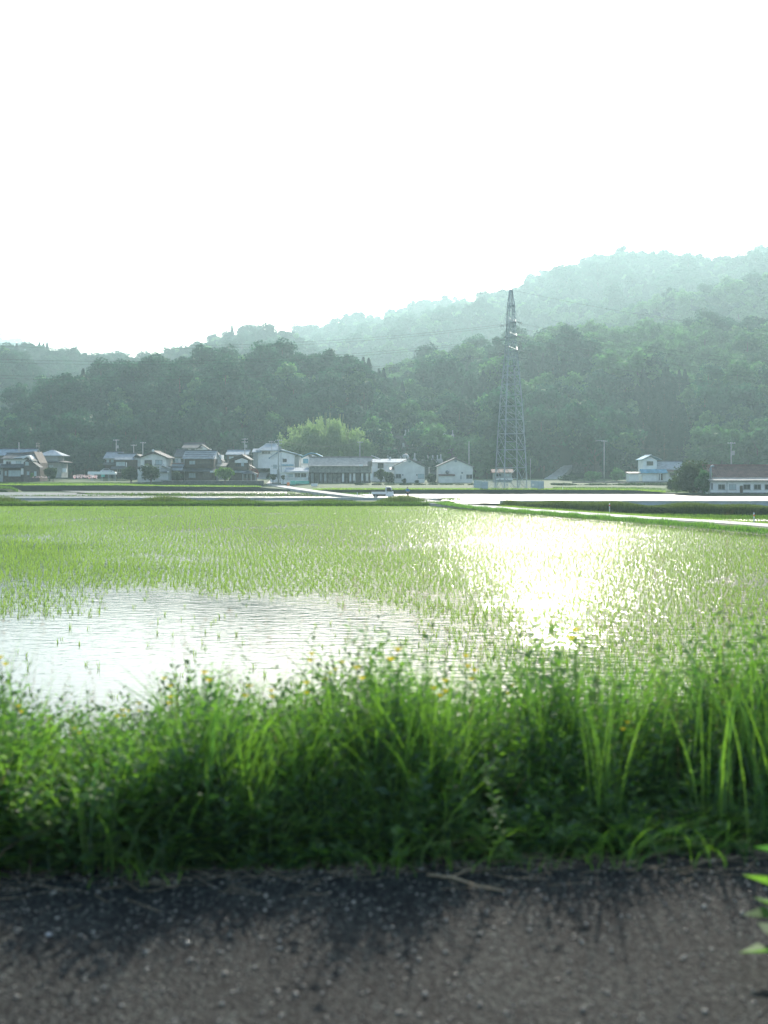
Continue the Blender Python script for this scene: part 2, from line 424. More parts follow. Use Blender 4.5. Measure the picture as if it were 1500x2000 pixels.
# ------------------------------------------------------------------ land: the village terrace
KN = {  # px: bottom/top of the bank, then three more points of the ground profile (Y, z)
 -900: [(260.4,-2.75),(261,-1.35),(285,-1.0),(300,-.7),(352,-.3)],
 235:  [(260.4,-2.75),(261,-1.35),(285,-1.0),(300,-.7),(352,-.3)],
 320:  [(260.4,-2.75),(261,-1.55),(286,-1.9),(290,-.75),(352,-.3)],
 505:  [(260.4,-2.75),(261,-1.70),(286,-1.9),(290,-.75),(352,-.1)],
 530:  [(254.4,-2.75),(255,-2.0),(286,-1.75),(304,-1.3),(352,.6)],
 590:  [(242.4,-2.75),(243,-2.2),(260,-1.9),(285,-1.2),(352,-.3)],
 640:  [(230.4,-2.75),(231,-1.85),(260,-1.5),(284,-1.05),(352,-.3)],
 940:  [(222.4,-2.75),(223,-1.72),(250,-1.55),(284,-1.05),(352,-.5)],
 1100: [(221.4,-2.75),(222,-1.72),(250,-1.6),(296,-1.2),(352,-.4)],
 1240: [(221.4,-2.75),(222,-1.8),(250,-1.7),(300,-1.0),(352,-.4)],
 1300: [(217.2,-2.75),(218,-2.2),(250,-1.8),(300,-1.0),(352,-.3)],
 1390: [(200.2,-2.75),(201,-2.25),(240,-1.9),(290,-1.2),(352,-.2)],
 2400: [(200.2,-2.75),(201,-2.25),(240,-1.9),(290,-1.2),(352,-.2)],
}
KP = sorted(KN); KA = np.array([KN[k] for k in KP], float)
def gz(px, Y):
    """ground height of the terrace"""
    kn = np.array([[np.interp(px, KP, KA[:, j, c]) for c in (0, 1)] for j in range(5)])
    return float(np.interp(Y, kn[:, 0], kn[:, 1]))
def terrace():
    pxs = np.arange(-900, 2401, 12.0)
    us = np.concatenate([[0], np.linspace(1, 2, 7), np.linspace(2, 3, 9)[1:], np.linspace(3, 4, 15)[1:]])
    rng = np.random.default_rng(5); V = []
    for u in us:
        for p in pxs:
            j = min(int(u), 3); f = u - j
            a = [np.interp(p, KP, KA[:, j, c]) for c in (0, 1)]; b = [np.interp(p, KP, KA[:, j+1, c]) for c in (0, 1)]
            Y, z = a[0]*(1-f)+b[0]*f, a[1]*(1-f)+b[1]*f
            V.append((PX(p, Y), Y, z + (rng.uniform(-.05, .05) if u >= 1 else 0)))
    nx, ny = len(pxs), len(us)
    i = np.arange(ny-1)[:, None]*nx + np.arange(nx-1)[None, :]
    q = np.stack([i, i+1, i+1+nx, i+nx], -1).reshape(-1, 4)
    me = np_mesh('terrace', V, q)
    me.materials.append(M['field']); me.materials.append(M['bank'])
    mi = np.zeros(len(q), np.int32); mi[:(nx-1)] = 1
    me.polygons.foreach_set('material_index', mi)
    prop(link('terrace', me), 'raised field terrace the village stands on', kind='structure')
terrace()

# ------------------------------------------------------------------ hills and their woods
TREEH = 8.0
HILLS = {
 'front':  dict(Yb=352, Yr=470, back=130, pts=[(-700,1000),(-200,960),(-60,905),(0,850),(20,808),(60,775),(85,752),(120,745),(160,742),(210,730),(260,722),(330,712),(400,700),(470,690),(540,682),(600,692),(680,705),(740,722),(770,742),(820,795),(900,860),(1000,930)]),
 'right':  dict(Yb=350, Yr=590, back=150, pts=[(540,960),(600,860),(650,800),(700,770),(760,745),(800,722),(860,705),(940,685),(1000,670),(1100,652),(1200,655),(1300,650),(1400,640),(1500,632),(1700,610),(2300,640)]),
 'leftnear': dict(Yb=540, Yr=720, back=200, pts=[(-900,520),(-500,580),(-200,630),(0,672),(40,684),(75,702),(100,740),(130,800),(160,870),(220,960)]),
 'leftback': dict(Yb=600, Yr=980, back=260, pts=[(-900,700),(-300,700),(0,690),(75,676),(95,682),(150,694),(200,696),(240,702),(290,708),(340,725),(420,790),(500,900)]),
 'middle': dict(Yb=560, Yr=1100, back=260, pts=[(150,900),(250,725),(300,704),(350,690),(400,668),(440,654),(480,650),(530,656),(570,662),(620,680),(700,700),(800,760),(900,860)]),
 'spur':   dict(Yb=600, Yr=840, back=250, pts=[(860,860),(960,720),(1050,665),(1130,632),(1200,612),(1300,575),(1400,548),(1500,530),(1700,500),(2300,480)]),
 'main':   dict(Yb=680, Yr=1300, back=500, pts=[(400,800),(500,720),(560,690),(640,668),(700,655),(800,628),(900,600),(960,585),(1000,575),(1040,550),(1090,532),(1150,515),(1200,503),(1260,505),(1320,503),(1400,508),(1450,500),(1500,497),(1700,470),(2300,480)]),
 'far':    dict(Yb=1000, Yr=1450, back=500, pts=[(400,780),(500,720),(540,685),(580,655),(640,640),(700,622),(780,603),(860,592),(930,590),(1000,600),(1200,620)]),
 'farleft': dict(Yb=2300, Yr=3000, back=700, pts=[(-900,640),(-300,640),(-50,655),(0,664),(35,674),(70,690),(120,705),(250,760)]),
}
def hill_z(h, px, Y):
    px = np.asarray(px, float); Y = np.asarray(Y, float)
    pp = np.array(h['pts'], float)
    yr = np.interp(px, pp[:, 0], pp[:, 1])
    yr = np.where(px < pp[0, 0], 1000, np.where(px > pp[-1, 0], pp[-1, 1] + (px-pp[-1, 0])*.2, yr))
    zr = CZ + (920-yr)/F*h['Yr'] - TREEH*(1.5 if h['Yr'] < 600 else 2.0)
    t = (Y - h['Yb'])/(h['Yr']-h['Yb'])
    up = np.clip(t, 0, 1); dn = np.clip((Y-h['Yr'])/h['back'], 0, 1)
    e = .55*np.sin(up*PI/2) + .45*up
    e = e*(1 - dn*dn*(3-2*dn))
    X = (px-750)/F*Y; k = h['Yr']/470.0
    nz = np.sin(X/19/k+1.3*k)*np.sin(Y/23/k+.7) + .6*np.sin(X/9/k+Y/13/k+2.1*k) + .35*np.sin(X/5.3/k-Y/7.1/k)
    return -3.2 + (zr+3.2)*e + nz*2.6*k*np.clip(t*3, 0, 1)*np.clip((1-up)*3+.15, 0, 1)*(zr > 3)
def hill_mesh(key):
    h = HILLS[key]; a = max(h['pts'][0][0], -900); b = min(h['pts'][-1][0], 2400)
    pxs = np.linspace(a, b, 150); ys = np.linspace(h['Yb'], h['Yr']+h['back'], 60)
    P, Y = np.meshgrid(pxs, ys)
    v = np.stack([(P-750)/F*Y, Y, hill_z(h, P, Y)], -1).reshape(-1, 3)
    i = np.arange(59)[:, None]*150 + np.arange(149)[None, :]
    q = np.stack([i, i+1, i+151, i+150], -1).reshape(-1, 4)
    prop(link('hill', np_mesh('hill', v, q, smooth=True), M['hillfloor']), {
        'front': 'wooded hill rising directly behind the left half of the village', 'right': 'wooded lower slope behind the lattice pylon',
        'leftnear': 'wooded hill at the left edge of the photo', 'leftback': 'ridge with a few tall conifers behind the left hill',
        'middle': 'hazy ridge behind the front hill', 'spur': 'pale green spur below the high right ridge',
        'main': 'high wooded ridge on the right', 'far': 'pale distant ridge behind the high hill', 'farleft': 'faint blue mountain at the far left'}[key], kind='structure')
for k_ in HILLS: hill_mesh(k_)

def quads_from(c, n, sx, sy, rng, bend=0):
    """leaf cards: centre c, normal n, half sizes sx, sy -> verts, quads"""
    N = len(c)
    r = rng.normal(size=(N, 3)); u = np.cross(n, r); u /= np.linalg.norm(u, axis=1, keepdims=True)+1e-9
    w = np.cross(n, u); w /= np.linalg.norm(w, axis=1, keepdims=True)+1e-9
    sx = np.asarray(sx).reshape(-1, 1); sy = np.asarray(sy).reshape(-1, 1)
    v = np.stack([c-u*sx*.55-w*sy, c+u*sx-w*sy*.3, c+u*sx*.35+w*sy, c-u*sx+w*sy*.25], 1)
    return v.reshape(-1, 3), np.arange(N*4).reshape(N, 4)

def crown_broad(seed, H=9.0, rad=3.6, lobes=16, per=95, leaf=.34):
    rng = np.random.default_rng(seed); C, Nn = [], []
    for i in range(lobes):
        th = rng.uniform(0, 2*PI); ph = math.acos(rng.uniform(-.75, 1))
        rr = rad*rng.uniform(.45, .82)
        c = np.array([rr*math.sin(ph)*math.cos(th), rr*math.sin(ph)*math.sin(th), H*.56 + H*.36*math.cos(ph)*rng.uniform(.75, 1.05)])
        lr = rng.uniform(.30, .50)*rad
        d = rng.normal(size=(per, 3)); d[:, 2] += .35; d /= np.linalg.norm(d, axis=1, keepdims=True)
        C.append(c + d*lr*rng.uniform(.55, 1.08, (per, 1))*np.array([1, 1, .8]))
        Nn.append(d + rng.normal(size=(per, 3))*.55)
    C = np.concatenate(C); Nn = np.concatenate(Nn); C[:, 2] = np.maximum(C[:, 2], .4)
    s = rng.uniform(.6, 1.25, len(C))*leaf
    return np_mesh('crown', *quads_from(C, Nn, s, s*.8, rng))
def crown_cedar(seed, H=13.0, rad=3.0, n=1700):
    rng = np.random.default_rng(seed)
    t = rng.uniform(0, 1, n)**.8; z = H*(.18+.82*t)
    tier = np.sin(t*34)*.14
    r = rad*(1-t**1.25)**.8*(.75+tier+rng.uniform(-.2, .25, n))+.08; th = rng.uniform(0, 2*PI, n)
    r *= .9+.18*np.sin(th*5+t*9+seed)
    f = rng.uniform(.45, 1, n)**.5
    C = np.stack([r*f*np.cos(th), r*f*np.sin(th), z - .25*r*f], 1)
    Nn = np.stack([np.cos(th)*.7, np.sin(th)*.7, np.full(n, .7)], 1)+rng.normal(size=(n, 3))*.4
    s = rng.uniform(.5, 1.1, n)*.30
    return np_mesh('crown', *quads_from(C, Nn, s*1.2, s*.7, rng))
def crown_bamboo(seed, H=9.0, culms=16, per=130):
    rng = np.random.default_rng(seed); C = []
    for i in range(culms):
        a = rng.uniform(0, 2*PI); lean = rng.uniform(.6, 2.6); h = H*rng.uniform(.7, 1.05); bx, by = rng.normal(size=2)*1.5
        t = rng.uniform(.05, 1, per)
        sp = .3+.75*np.sin(np.clip((t-.2)*1.3, 0, 1)*PI)
        C.append(np.stack([bx+math.cos(a)*lean*t**2.2+rng.normal(size=per)*sp*.6, by+math.sin(a)*lean*t**2.2+rng.normal(size=per)*sp*.6, h*(t-.18*t**6)+rng.normal(size=per)*.25], 1))
    C = np.concatenate(C); n = len(C)
    Nn = rng.normal(size=(n, 3)); Nn[:, 2] += .8; s = rng.uniform(.6, 1.2, n)
    return np_mesh('crown', *quads_from(C, Nn, s*.32, s*.16, rng))
def trunk_mesh(H, r, limbs, seed):
    rng = np.random.default_rng(seed); mb = MB()
    mb.tube([(0,0,-.8), (.05,0,H*.25), (-.08,.05,H*.55), (.02,0,H*.92)], [r*1.2, r, r*.65, r*.15], 7)
    for i in range(limbs):
        z = H*rng.uniform(.28, .6); a = rng.uniform(0, 2*PI); L = H*rng.uniform(.2, .3)
        mb.tube([(0,0,z), (math.cos(a)*L*.5, math.sin(a)*L*.5, z+L*.35), (math.cos(a)*L, math.sin(a)*L, z+L*.9)], [r*.5, r*.3, r*.08], 5)
    me = bpy.data.meshes.new('trunk'); me.from_pydata(mb.v, [], mb.f); me.update()
    return me
KINDS = []   # (name, crown mesh, trunk mesh, leaf material, label words)
for nm, cm, tm, lm, words in [
    ('broadleaf_tree', crown_broad(1), trunk_mesh(8, .22, 5, 1), 'oak', 'dark rounded broadleaf tree'),
    ('broadleaf_tree', crown_broad(2, 10.5, 4.2, 20, 85), trunk_mesh(9, .26, 6, 2), 'oak', 'large dark spreading broadleaf tree'),
    ('broadleaf_tree', crown_broad(3, 8.2, 3.3, 13, 105), trunk_mesh(7, .2, 4, 3), 'oak', 'small bushy broadleaf tree'),
    ('broadleaf_tree', crown_broad(4, 9.5, 3.8, 17, 95), trunk_mesh(8, .22, 5, 4), 'light', 'pale green broadleaf tree'),
    ('broadleaf_tree', crown_broad(5, 8.6, 3.9, 15, 95, .38), trunk_mesh(8, .22, 5, 5), 'light', 'light green wide-crowned tree'),
    ('cedar_tree', crown_cedar(6), trunk_mesh(14, .2, 0, 6), 'cedar', 'dark pointed cedar tree'),
    ('cedar_tree', crown_cedar(7, 11.5, 2.6), trunk_mesh(12, .18, 0, 7), 'cedar', 'narrow dark cedar tree'),
    ('bamboo_clump', crown_bamboo(8), None, 'bamboo', 'feathery yellow green bamboo clump'),
    ('bamboo_clump', crown_bamboo(9, 10.5, 18), None, 'bamboo', 'tall arching yellow green bamboo clump')]:
    if tm is None:
        mb = MB(); rg = np.random.default_rng(len(KINDS))
        for i in range(9):
            a = rg.uniform(0, 2*PI); x, y = rg.normal(size=2)*.7; L = rg.uniform(.6, 2.2)
            mb.tube([(x, y, -.5), (x+math.cos(a)*L*.1, y+math.sin(a)*L*.1, 4), (x+math.cos(a)*L*.6, y+math.sin(a)*L*.6, 8.5)], [.06, .05, .03], 5)
        tm = bpy.data.meshes.new('culm'); tm.from_pydata(mb.v, [], mb.f); tm.update(); tm.materials.append(M['culm'])
    else: tm.materials.append(M['bark'])
    cm.materials.append(LEAF[lm])
    KINDS.append(dict(name=nm, crown=cm, trunk=tm, words=words))

def tree(k, x, y, z, s, rz, label, group, cat='tree', name=None, mat_=None):
    K = KINDS[k]; t = empty(name or K['name'], (x, y, z), rz); t.scale = (s[0], s[0], s[1])
    prop(t, label, cat, group)
    c = link('crown', K['crown'], None, t)
    if mat_:
        c.material_slots[0].link = 'OBJECT'; c.material_slots[0].material = mat_
    link('culms' if K['name'] == 'bamboo_clump' else 'trunk', K['trunk'], None, t)
    return t, c

# sample tree positions over every hill
rngH = np.random.default_rng(11)
FOREST = {}
SPACE = dict(front=5.5, right=6.2, leftnear=5.6, leftback=8.0, middle=8.6, spur=8.0, main=10.5, far=14, farleft=18)
TSC = dict(front=1.12, right=1.25, leftnear=1.05, leftback=1.3, middle=1.35, spur=1.3, main=1.6, far=1.9, farleft=2.2)
def kind_at(key, px, y, X, Y):
    n = math.sin(X/31+.4)+math.sin(Y/37+X/53+1.1)+math.sin(X/13+Y/17)*.6
    u = rngH.uniform()
    if key == 'front':
        if px < 340 and Y > 425: return 5 if u < .12 else (0 if u < .6 else 1)
        if n > 1.5: return 5 if u < .55 else 6
        if u < .10: return 3
        return 0 if u < .5 else (1 if u < .8 else 2)
    if key == 'right':
        if 1240 < px < 1345 and Y < 440: return 5 if u < .7 else 6
        if n > 1.6 and px > 900: return 5 if u < .6 else 6
        if px < 880: return 3 if u < .45 else (4 if u < .6 else (0 if u < .8 else 1))
        if n < -.3: return 3 if u < .5 else 4
        return 0 if u < .36 else (1 if u < .66 else (2 if u < .76 else (3 if u < .9 else 4)))
    if key in ('spur',): return 3 if u < .4 else (4 if u < .65 else (0 if u < .85 else 1))
    if key == 'leftback': return 5 if u < .1 else (0 if u < .6 else 1)
    if n > 1.5 and u < .2: return 5
    return 0 if u < .4 else (1 if u < .7 else (2 if u < .82 else (3 if u < .93 else 4)))
for key, h in HILLS.items():
    sp = SPACE[key]; out = []
    y = h['Yb'] + (2 if key in ('front', 'right') else 25)
    yend = h['Yr'] + h['back']*(.25 if key != 'front' else .3)
    while y < yend:
        a, b = max(h['pts'][0][0], -420), min(h['pts'][-1][0], 1920)
        xs = np.arange(PX(a, y), PX(b, y), sp); n = len(xs)
        xs = xs + rngH.uniform(-.42, .42, n)*sp; yy = y + rngH.uniform(-.42, .42, n)*sp
        pp = xs/yy*F+750; zz = hill_z(h, pp, yy)
        for x_, y_, z_, p_ in zip(xs, yy, zz, pp):
            if z_ > (-1.6 if key in ('front', 'right') else -1.0):
                if 552 < p_ < 722 and y_ < 376: continue              # the bamboo grove
                if 1068 < p_ < 1126 and y_ < 392: continue            # the ramp road
                if 745 < p_ < 895 and 352 < y_ < 392 and rngH.uniform() < .72: continue   # the graveyard clearing
                kd_ = kind_at(key, p_, 0, x_, y_)
                out.append((x_, y_, z_, kd_, p_, rngH.uniform(0, 2*PI), (.8 if kd_ in (5, 6) else 1)*rngH.choice([.62, .8, .95, 1.1, 1.3, 1.55], p=[.12, .22, .26, .2, .13, .07])*rngH.uniform(.9, 1.1)*TSC[key]))
        y += sp*.9
    FOREST[key] = out

def where(px):
    for lim, t in ((60, 'behind the white-walled house at the left edge'), (130, 'behind the grey hip-roofed house'), (205, 'on the slope above the white vinyl canopy'),
                   (275, 'behind the pair of low tiled houses'), (345, 'behind the house with the pale gable'), (430, 'behind the two-storey tiled house'),
                   (495, 'behind the dark timber house'), (590, 'behind the pale metal-roofed house'), (730, 'on the slope behind the long barn'),
                   (830, 'on the slope behind the first pale gabled shed'), (945, 'on the slope behind the second pale gabled shed'),
                   (1065, 'directly behind the lattice pylon'), (1215, 'beside the concrete ramp road'), (1340, 'behind the white house with the blue lean-to'), (1600, 'behind the long brown-roofed building')):
        if px < lim: return t
    return 'on the hill'
IND = set(); cand = []
for key in ('front', 'right'):
    for i, t in enumerate(FOREST[key]):
        if -25 < t[4] < 1525: cand.append((t[1] - (12 if key == 'front' and t[4] < 560 else 0), key, i))
cand.sort()
lastc = {}
src = {}
for yv, key, i in cand[:270]:
    x, y, z, k, p, rz, s = FOREST[key][i]
    t, c = tree(k, x, y, z, (s, s*rngH.uniform(.9, 1.12)), rz, f"{KINDS[k]['words']} {where(p)}", f"{KINDS[k]['words'].split(' ', 1)[1]}s at the foot of the hills", 'bamboo' if k > 6 else 'tree')
    IND.add((key, i))
    if k not in src: src[k] = [c, t.children[1]]
for k in range(9):                        # any kind not yet standing somewhere gets one visible tree
    if k not in src:
        x = PX(400+k*40, 440); t, c = tree(k, x, 440, float(hill_z(HILLS['front'], 400+k*40, 440)), (1, 1), k, f"{KINDS[k]['words']} high on the front hill", None, 'tree')
        src[k] = [c, t.children[1]]

for i in range(20):                       # the bright bamboo grove above the barn
    f = (i+.5)/20; p = 558+f*158+rngH.uniform(-5, 5); Y = 350+8*(i % 3)+rngH.uniform(-2, 2)
    qt = np.interp(p, [552, 570, 610, 645, 680, 722], [850, 828, 812, 799, 818, 850])+(0, -4, 12)[i % 3]+rngH.uniform(-6, 10)
    zb = max(float(hill_z(HILLS['front'], p, Y)), float(hill_z(HILLS['right'], p, Y)), -.6)-.3; s = (PZ(qt, Y)-zb)/(9.0 if i % 2 else 10.5)
    tree(7 if i % 2 else 8, PX(p, Y), Y, zb, (min(s, 1.25)*rngH.uniform(.85, 1.05), s), rngH.uniform(0, 6.28), 'feathery pale green bamboo clump in the bright grove above the long barn', 'bamboo grove above the long barn', 'bamboo')

def scatter_group():
    ng = bpy.data.node_groups.new('tree_scatter', 'GeometryNodeTree')
    ng.interface.new_socket('Geometry', in_out='INPUT', socket_type='NodeSocketGeometry')
    ng.interface.new_socket('Geometry', in_out='OUTPUT', socket_type='NodeSocketGeometry')
    N, L = ng.nodes, ng.links
    gi, go = N.new('NodeGroupInput'), N.new('NodeGroupOutput'); jn = N.new('GeometryNodeJoinGeometry')
    def attr(nm, ty):
        a = N.new('GeometryNodeInputNamedAttribute'); a.data_type = ty; a.inputs['Name'].default_value = nm; return a.outputs[0]
    kd, rt, scl = attr('kind', 'INT'), attr('rot', 'FLOAT_VECTOR'), attr('scl', 'FLOAT_VECTOR')
    for k in range(9):
        cp = N.new('FunctionNodeCompare'); cp.data_type = 'INT'; cp.operation = 'EQUAL'
        ins = [s for s in cp.inputs if s.type == 'INT']; L.new(kd, ins[0]); ins[1].default_value = k
        for ob in src[k]:
            oi = N.new('GeometryNodeObjectInfo'); oi.inputs['Object'].default_value = ob; oi.inputs['As Instance'].default_value = True; oi.transform_space = 'ORIGINAL'
            ip = N.new('GeometryNodeInstanceOnPoints')
            L.new(gi.outputs[0], ip.inputs['Points']); L.new(cp.outputs[0], ip.inputs['Selection']); L.new(oi.outputs['Geometry'], ip.inputs['Instance'])
            L.new(rt, ip.inputs['Rotation']); L.new(scl, ip.inputs['Scale']); L.new(ip.outputs[0], jn.inputs[0])
    L.new(jn.outputs[0], go.inputs[0])
    return ng
NG = scatter_group()
def stuff_scatter(name, rows, label):
    me = bpy.data.meshes.new(name); me.vertices.add(len(rows))
    a = np.array([r[:7] for r in rows], np.float32)
    me.vertices.foreach_set('co', np.ascontiguousarray(a[:, :3]).ravel())
    at = me.attributes.new('kind', 'INT', 'POINT'); at.data.foreach_set('value', a[:, 3].astype(np.int32))
    ro = np.zeros((len(a), 3), np.float32); ro[:, 2] = a[:, 5]
    at = me.attributes.new('rot', 'FLOAT_VECTOR', 'POINT'); at.data.foreach_set('vector', ro.ravel())
    sc = np.repeat(a[:, 6:7], 3, 1).astype(np.float32)
    at = me.attributes.new('scl', 'FLOAT_VECTOR', 'POINT'); at.data.foreach_set('vector', sc.ravel())
    o = link(name, me); md = o.modifiers.new('scatter', 'NODES'); md.node_group = NG
    return prop(o, label, 'woodland', kind='stuff')
WL = {'front': 'dense dark wood covering the hill behind the left half of the village', 'right': 'mixed wood covering the lower slope behind the pylon',
      'leftnear': 'hazy wood on the hill at the left edge', 'leftback': 'wood with spiky conifers on the ridge behind the left hill', 'middle': 'hazy wood on the ridge behind the front hill',
      'spur': 'pale green wood on the spur under the high ridge', 'main': 'hazy blue green wood on the high ridge at the right', 'far': 'faint wood on the distant pale ridge', 'farleft': 'faint wood on the far blue mountain'}
for key in HILLS:
    rows = [t for i, t in enumerate(FOREST[key]) if (key, i) not in IND]
    if rows: stuff_scatter('forest', rows, WL[key])
# the conifers that stick out of the left ridge
for i, (p, yt, k) in enumerate([(77, 664, 5), (85, 668, 6), (92, 664, 5), (70, 676, 6), (101, 680, 5)]):
    Y = 975; zt = PZ(yt, Y); zb = float(hill_z(HILLS['leftback'], p, Y)); s = (zt - zb)/(14 if k == 5 else 12)
    tree(k, PX(p, Y), Y, zb, (s*.9, s), i, 'tall spiky conifer standing above the left ridge line', 'tall conifers on the left ridge')

# ------------------------------------------------------------------ grasses, rice and weeds
def blades(base, h, w, lean, rng, seg=3, ang=None, curl=1.0):
    """tapering blades; base (N,3), height h, half width w, sideways lean"""
    N = len(base)
    th = rng.uniform(0, 2*PI, N) if ang is None else ang
    d = np.stack([np.cos(th), np.sin(th), np.zeros(N)], 1)
    sd = rng.uniform(0, 2*PI, N); u = np.stack([np.cos(sd), np.sin(sd), np.zeros(N)], 1)
    V = []
    for i in range(seg+1):
        t = i/seg
        c = base + np.array([0, 0, 1])*(h*t*(1-.25*curl*t*np.minimum(lean/(h+1e-6), 1)))[:, None] + d*(lean*t**2)[:, None]
        ww = (w*(1-t**1.7) if i < seg else w*.04)
        ww = np.maximum(ww, w*.04)[:, None]
        V += [c-u*ww, c+u*ww]
    V = np.stack(V, 1); n = 2*(seg+1)
    b = (np.arange(N)*n)[:, None]
    Q = np.concatenate([np.concatenate([b+2*i, b+2*i+1, b+2*i+3, b+2*i+2], 1) for i in range(seg)], 0)
    return V.reshape(-1, 3), Q
def join(parts):
    vs, qs, o = [], [], 0
    for v, q in parts:
        vs.append(v); qs.append(q+o); o += len(v)
    return np.concatenate(vs), np.concatenate(qs)

# rice: clumps of thin blades in straight rows
def rice(name, label, inside, x0, x1, y0, y1, seed, rs=.255, ps=.20, hh=.175):
    rng = np.random.default_rng(seed); parts = []
    y = y0
    while y < y1:
        step = ps*(1 if y < 60 else 1.5); rsp = rs
        band = min(y1, y+6); ys = np.arange(y, band, step)
        half = 0.62*band + 4
        xs = np.arange(math.ceil(max(x0, -half)/rsp)*rsp, min(x1, half), rsp)
        if len(xs):
            X, Y = np.meshgrid(xs, ys); X = X.ravel()+rng.normal(size=X.size)*.062-Y.ravel()*.16+np.sin(Y.ravel()/9)*.12; Y = Y.ravel()+rng.normal(size=X.size)*.05
            gap = np.sin(X/2.3+np.sin(Y/3.1)*1.5)+np.sin(Y/4.7-X/6.1)
            keep = inside(X, Y) & (rng.uniform(size=X.size) > np.where(gap > 1.55, .5, .04))
            op = np.clip((Y-36.5+np.clip(X+1.5, 0, 12)*2.6+np.sin(X*.9)*1.5+np.sin(X*.37+Y*.5)*2+np.sin(X*.21+Y*.3)*2)/7, .02, 1)
            keep &= (rng.uniform(size=X.size) < op)
            X, Y = X[keep], Y[keep]; nb = 6 if y < 60 else 5
            B = np.repeat(np.stack([X, Y, np.full(X.size, WZ-.02)], 1), nb, 0); B[:, :2] += rng.normal(size=(len(B), 2))*.022
            n = len(B); hs = np.repeat(np.random.default_rng(seed+int(y)).uniform(.75, 1.2, X.size), nb)
            parts.append(blades(B, hh*hs*rng.uniform(.75, 1.2, n), np.full(n, .0072 if y < 60 else .0095), rng.uniform(.02, .11, n), rng, 2))
        y = band
    v, q = join(parts)
    prop(link(name, np_mesh(name, v, q), LEAF['rice']), label, 'rice', kind='stuff')
lx = np.array([p[0] for p in LV])[::-1]; ly = np.array([p[1] for p in LV])[::-1]
rice('rice_seedlings', 'young rice seedlings standing in rows in the near paddy', lambda X, Y: X < np.interp(Y, ly, lx)-.5, -75, 40, 15, 142, 3)

def tufts(name, base, hmin, hmax, w, lean, m, label, seed, cat='grass', seg=2):
    rng = np.random.default_rng(seed); n = len(base)
    v, q = blades(np.asarray(base, float), rng.uniform(hmin, hmax, n), np.full(n, w), rng.uniform(.2, 1, n)*lean, rng, seg)
    return prop(link(name, np_mesh(name, v, q), m), label, cat, kind='stuff')
def along(pts, n, width, rng, z=None, side=None):
    P = np.array(pts, float); d = np.r_[0, np.cumsum(np.linalg.norm(np.diff(P[:, :2], axis=0), axis=1))]
    t = rng.uniform(0, d[-1], n)
    o = np.stack([np.interp(t, d, P[:, k]) for k in range(P.shape[1])], 1)
    dx = np.gradient(P[:, 0], d); dy = np.gradient(P[:, 1], d)
    nx, ny = np.interp(t, d, dy), -np.interp(t, d, dx); ln = np.hypot(nx, ny)+1e-9
    s = rng.uniform(-.5, .5, n)*width if side is None else side(rng, n)
    o[:, 0] += nx/ln*s; o[:, 1] += ny/ln*s
    return o, s
rg = np.random.default_rng(21)
# bank between the paddy and the farm road
mb = MB(); lv2 = [(x+.2, y+.3) for x, y in LV]
def bankstrip(name, inner, outer, zi, zo, m, label):
    mb = MB(); n = len(inner)
    for (a, b), (c, d) in zip(inner, outer): mb.v += [(a, b, zi), (a+(c-a)*.45, b+(d-b)*.45, zo), (c, d, zo-.02)]
    for i in range(n-1):
        for k in range(2): mb.f.append((3*i+k, 3*i+k+1, 3*i+k+4, 3*i+k+3))
    return prop(mb.build(name, m), label, kind='structure')
RI = [(np.interp(y, [p[1] for p in RN], [p[0] for p in RN])-1.3, y) for x, y in LV]
bankstrip('levee', LV, RI, WZ-.05, -2.13, M['turf'], 'low grassy bank between the near paddy and the farm road')
b_, s_ = along(LV, 26000, 2.6, rg, side=lambda r, n: r.uniform(0, 2.2, n))
z_ = np.interp(s_, [0, .9, 2.5], [WZ, -2.15, -2.15])
lump = .6+.4*np.sin(b_[:, 0]*.9+b_[:, 1]*.7)*np.sin(b_[:, 1]*1.7)
rng = np.random.default_rng(22); n_ = len(b_)
v_, q_ = blades(np.c_[b_[:, :2], z_], rng.uniform(.28, .55, n_)*lump, np.full(n_, .02), rng.uniform(.05, .2, n_), rng, 2)
prop(link('levee_grass', np_mesh('levee_grass', v_, q_), LEAF['grass']), 'bright green grass on the bank beside the farm road', 'grass', kind='stuff')
# outer verge of the farm road
RO = [(x+2.4, y+.2, -2.4) for x, y in RN[:8]]
b_, s_ = along(RO, 16000, 1.5, rg)
tufts('verge_grass', np.c_[b_[:, :2], np.full(len(b_), -2.42)], .25, .55, .02, .2, LEAF['rice'], 'bright grass along the far side of the farm road', 23)
# far edge of the near paddy: low bank, bright grass then dark weeds
XL, XR = PX(-500, 150), PX(884, 150)
mb = MB(); mb.prismx([(143, WZ-.2), (143.8, -2.22), (161, -2.22), (162, -2.7)], XL, XR)
prop(mb.build('levee', M['turf']), 'grassy bank along the far edge of the near paddy', kind='structure')
n_ = 30000
b_ = np.c_[rg.uniform(XL*.75, XR, n_), 143+rg.beta(1.3, 1.5, n_)*3.4, np.zeros(n_)]
b_[:, 2] = np.interp(b_[:, 1], [143, 143.8, 150], [WZ, -2.24, -2.24])
tufts('levee_grass', b_, .15, .42, .026, .2, LEAF['levee'], 'bright grass strip along the far edge of the near paddy', 24)
n_ = 42000
b_ = np.c_[rg.uniform(XL*.75, XR, n_), 150+rg.uniform(0, 6, n_), np.full(n_, -2.24)]
k_ = rg.uniform(size=n_) < .45+.55*np.sin(b_[:, 0]*.35+np.sin(b_[:, 0]*.11)*3); b_ = b_[k_]
rng = np.random.default_rng(25); n_ = len(b_)
hv = .35+.35*np.clip(np.sin(b_[:, 0]*.21+1)+np.sin(b_[:, 0]*.57), 0, 2)
v_, q_ = blades(b_, hv*rng.uniform(.5, 1.1, n_), np.full(n_, .028), rng.uniform(.05, .3, n_), rng, 2)
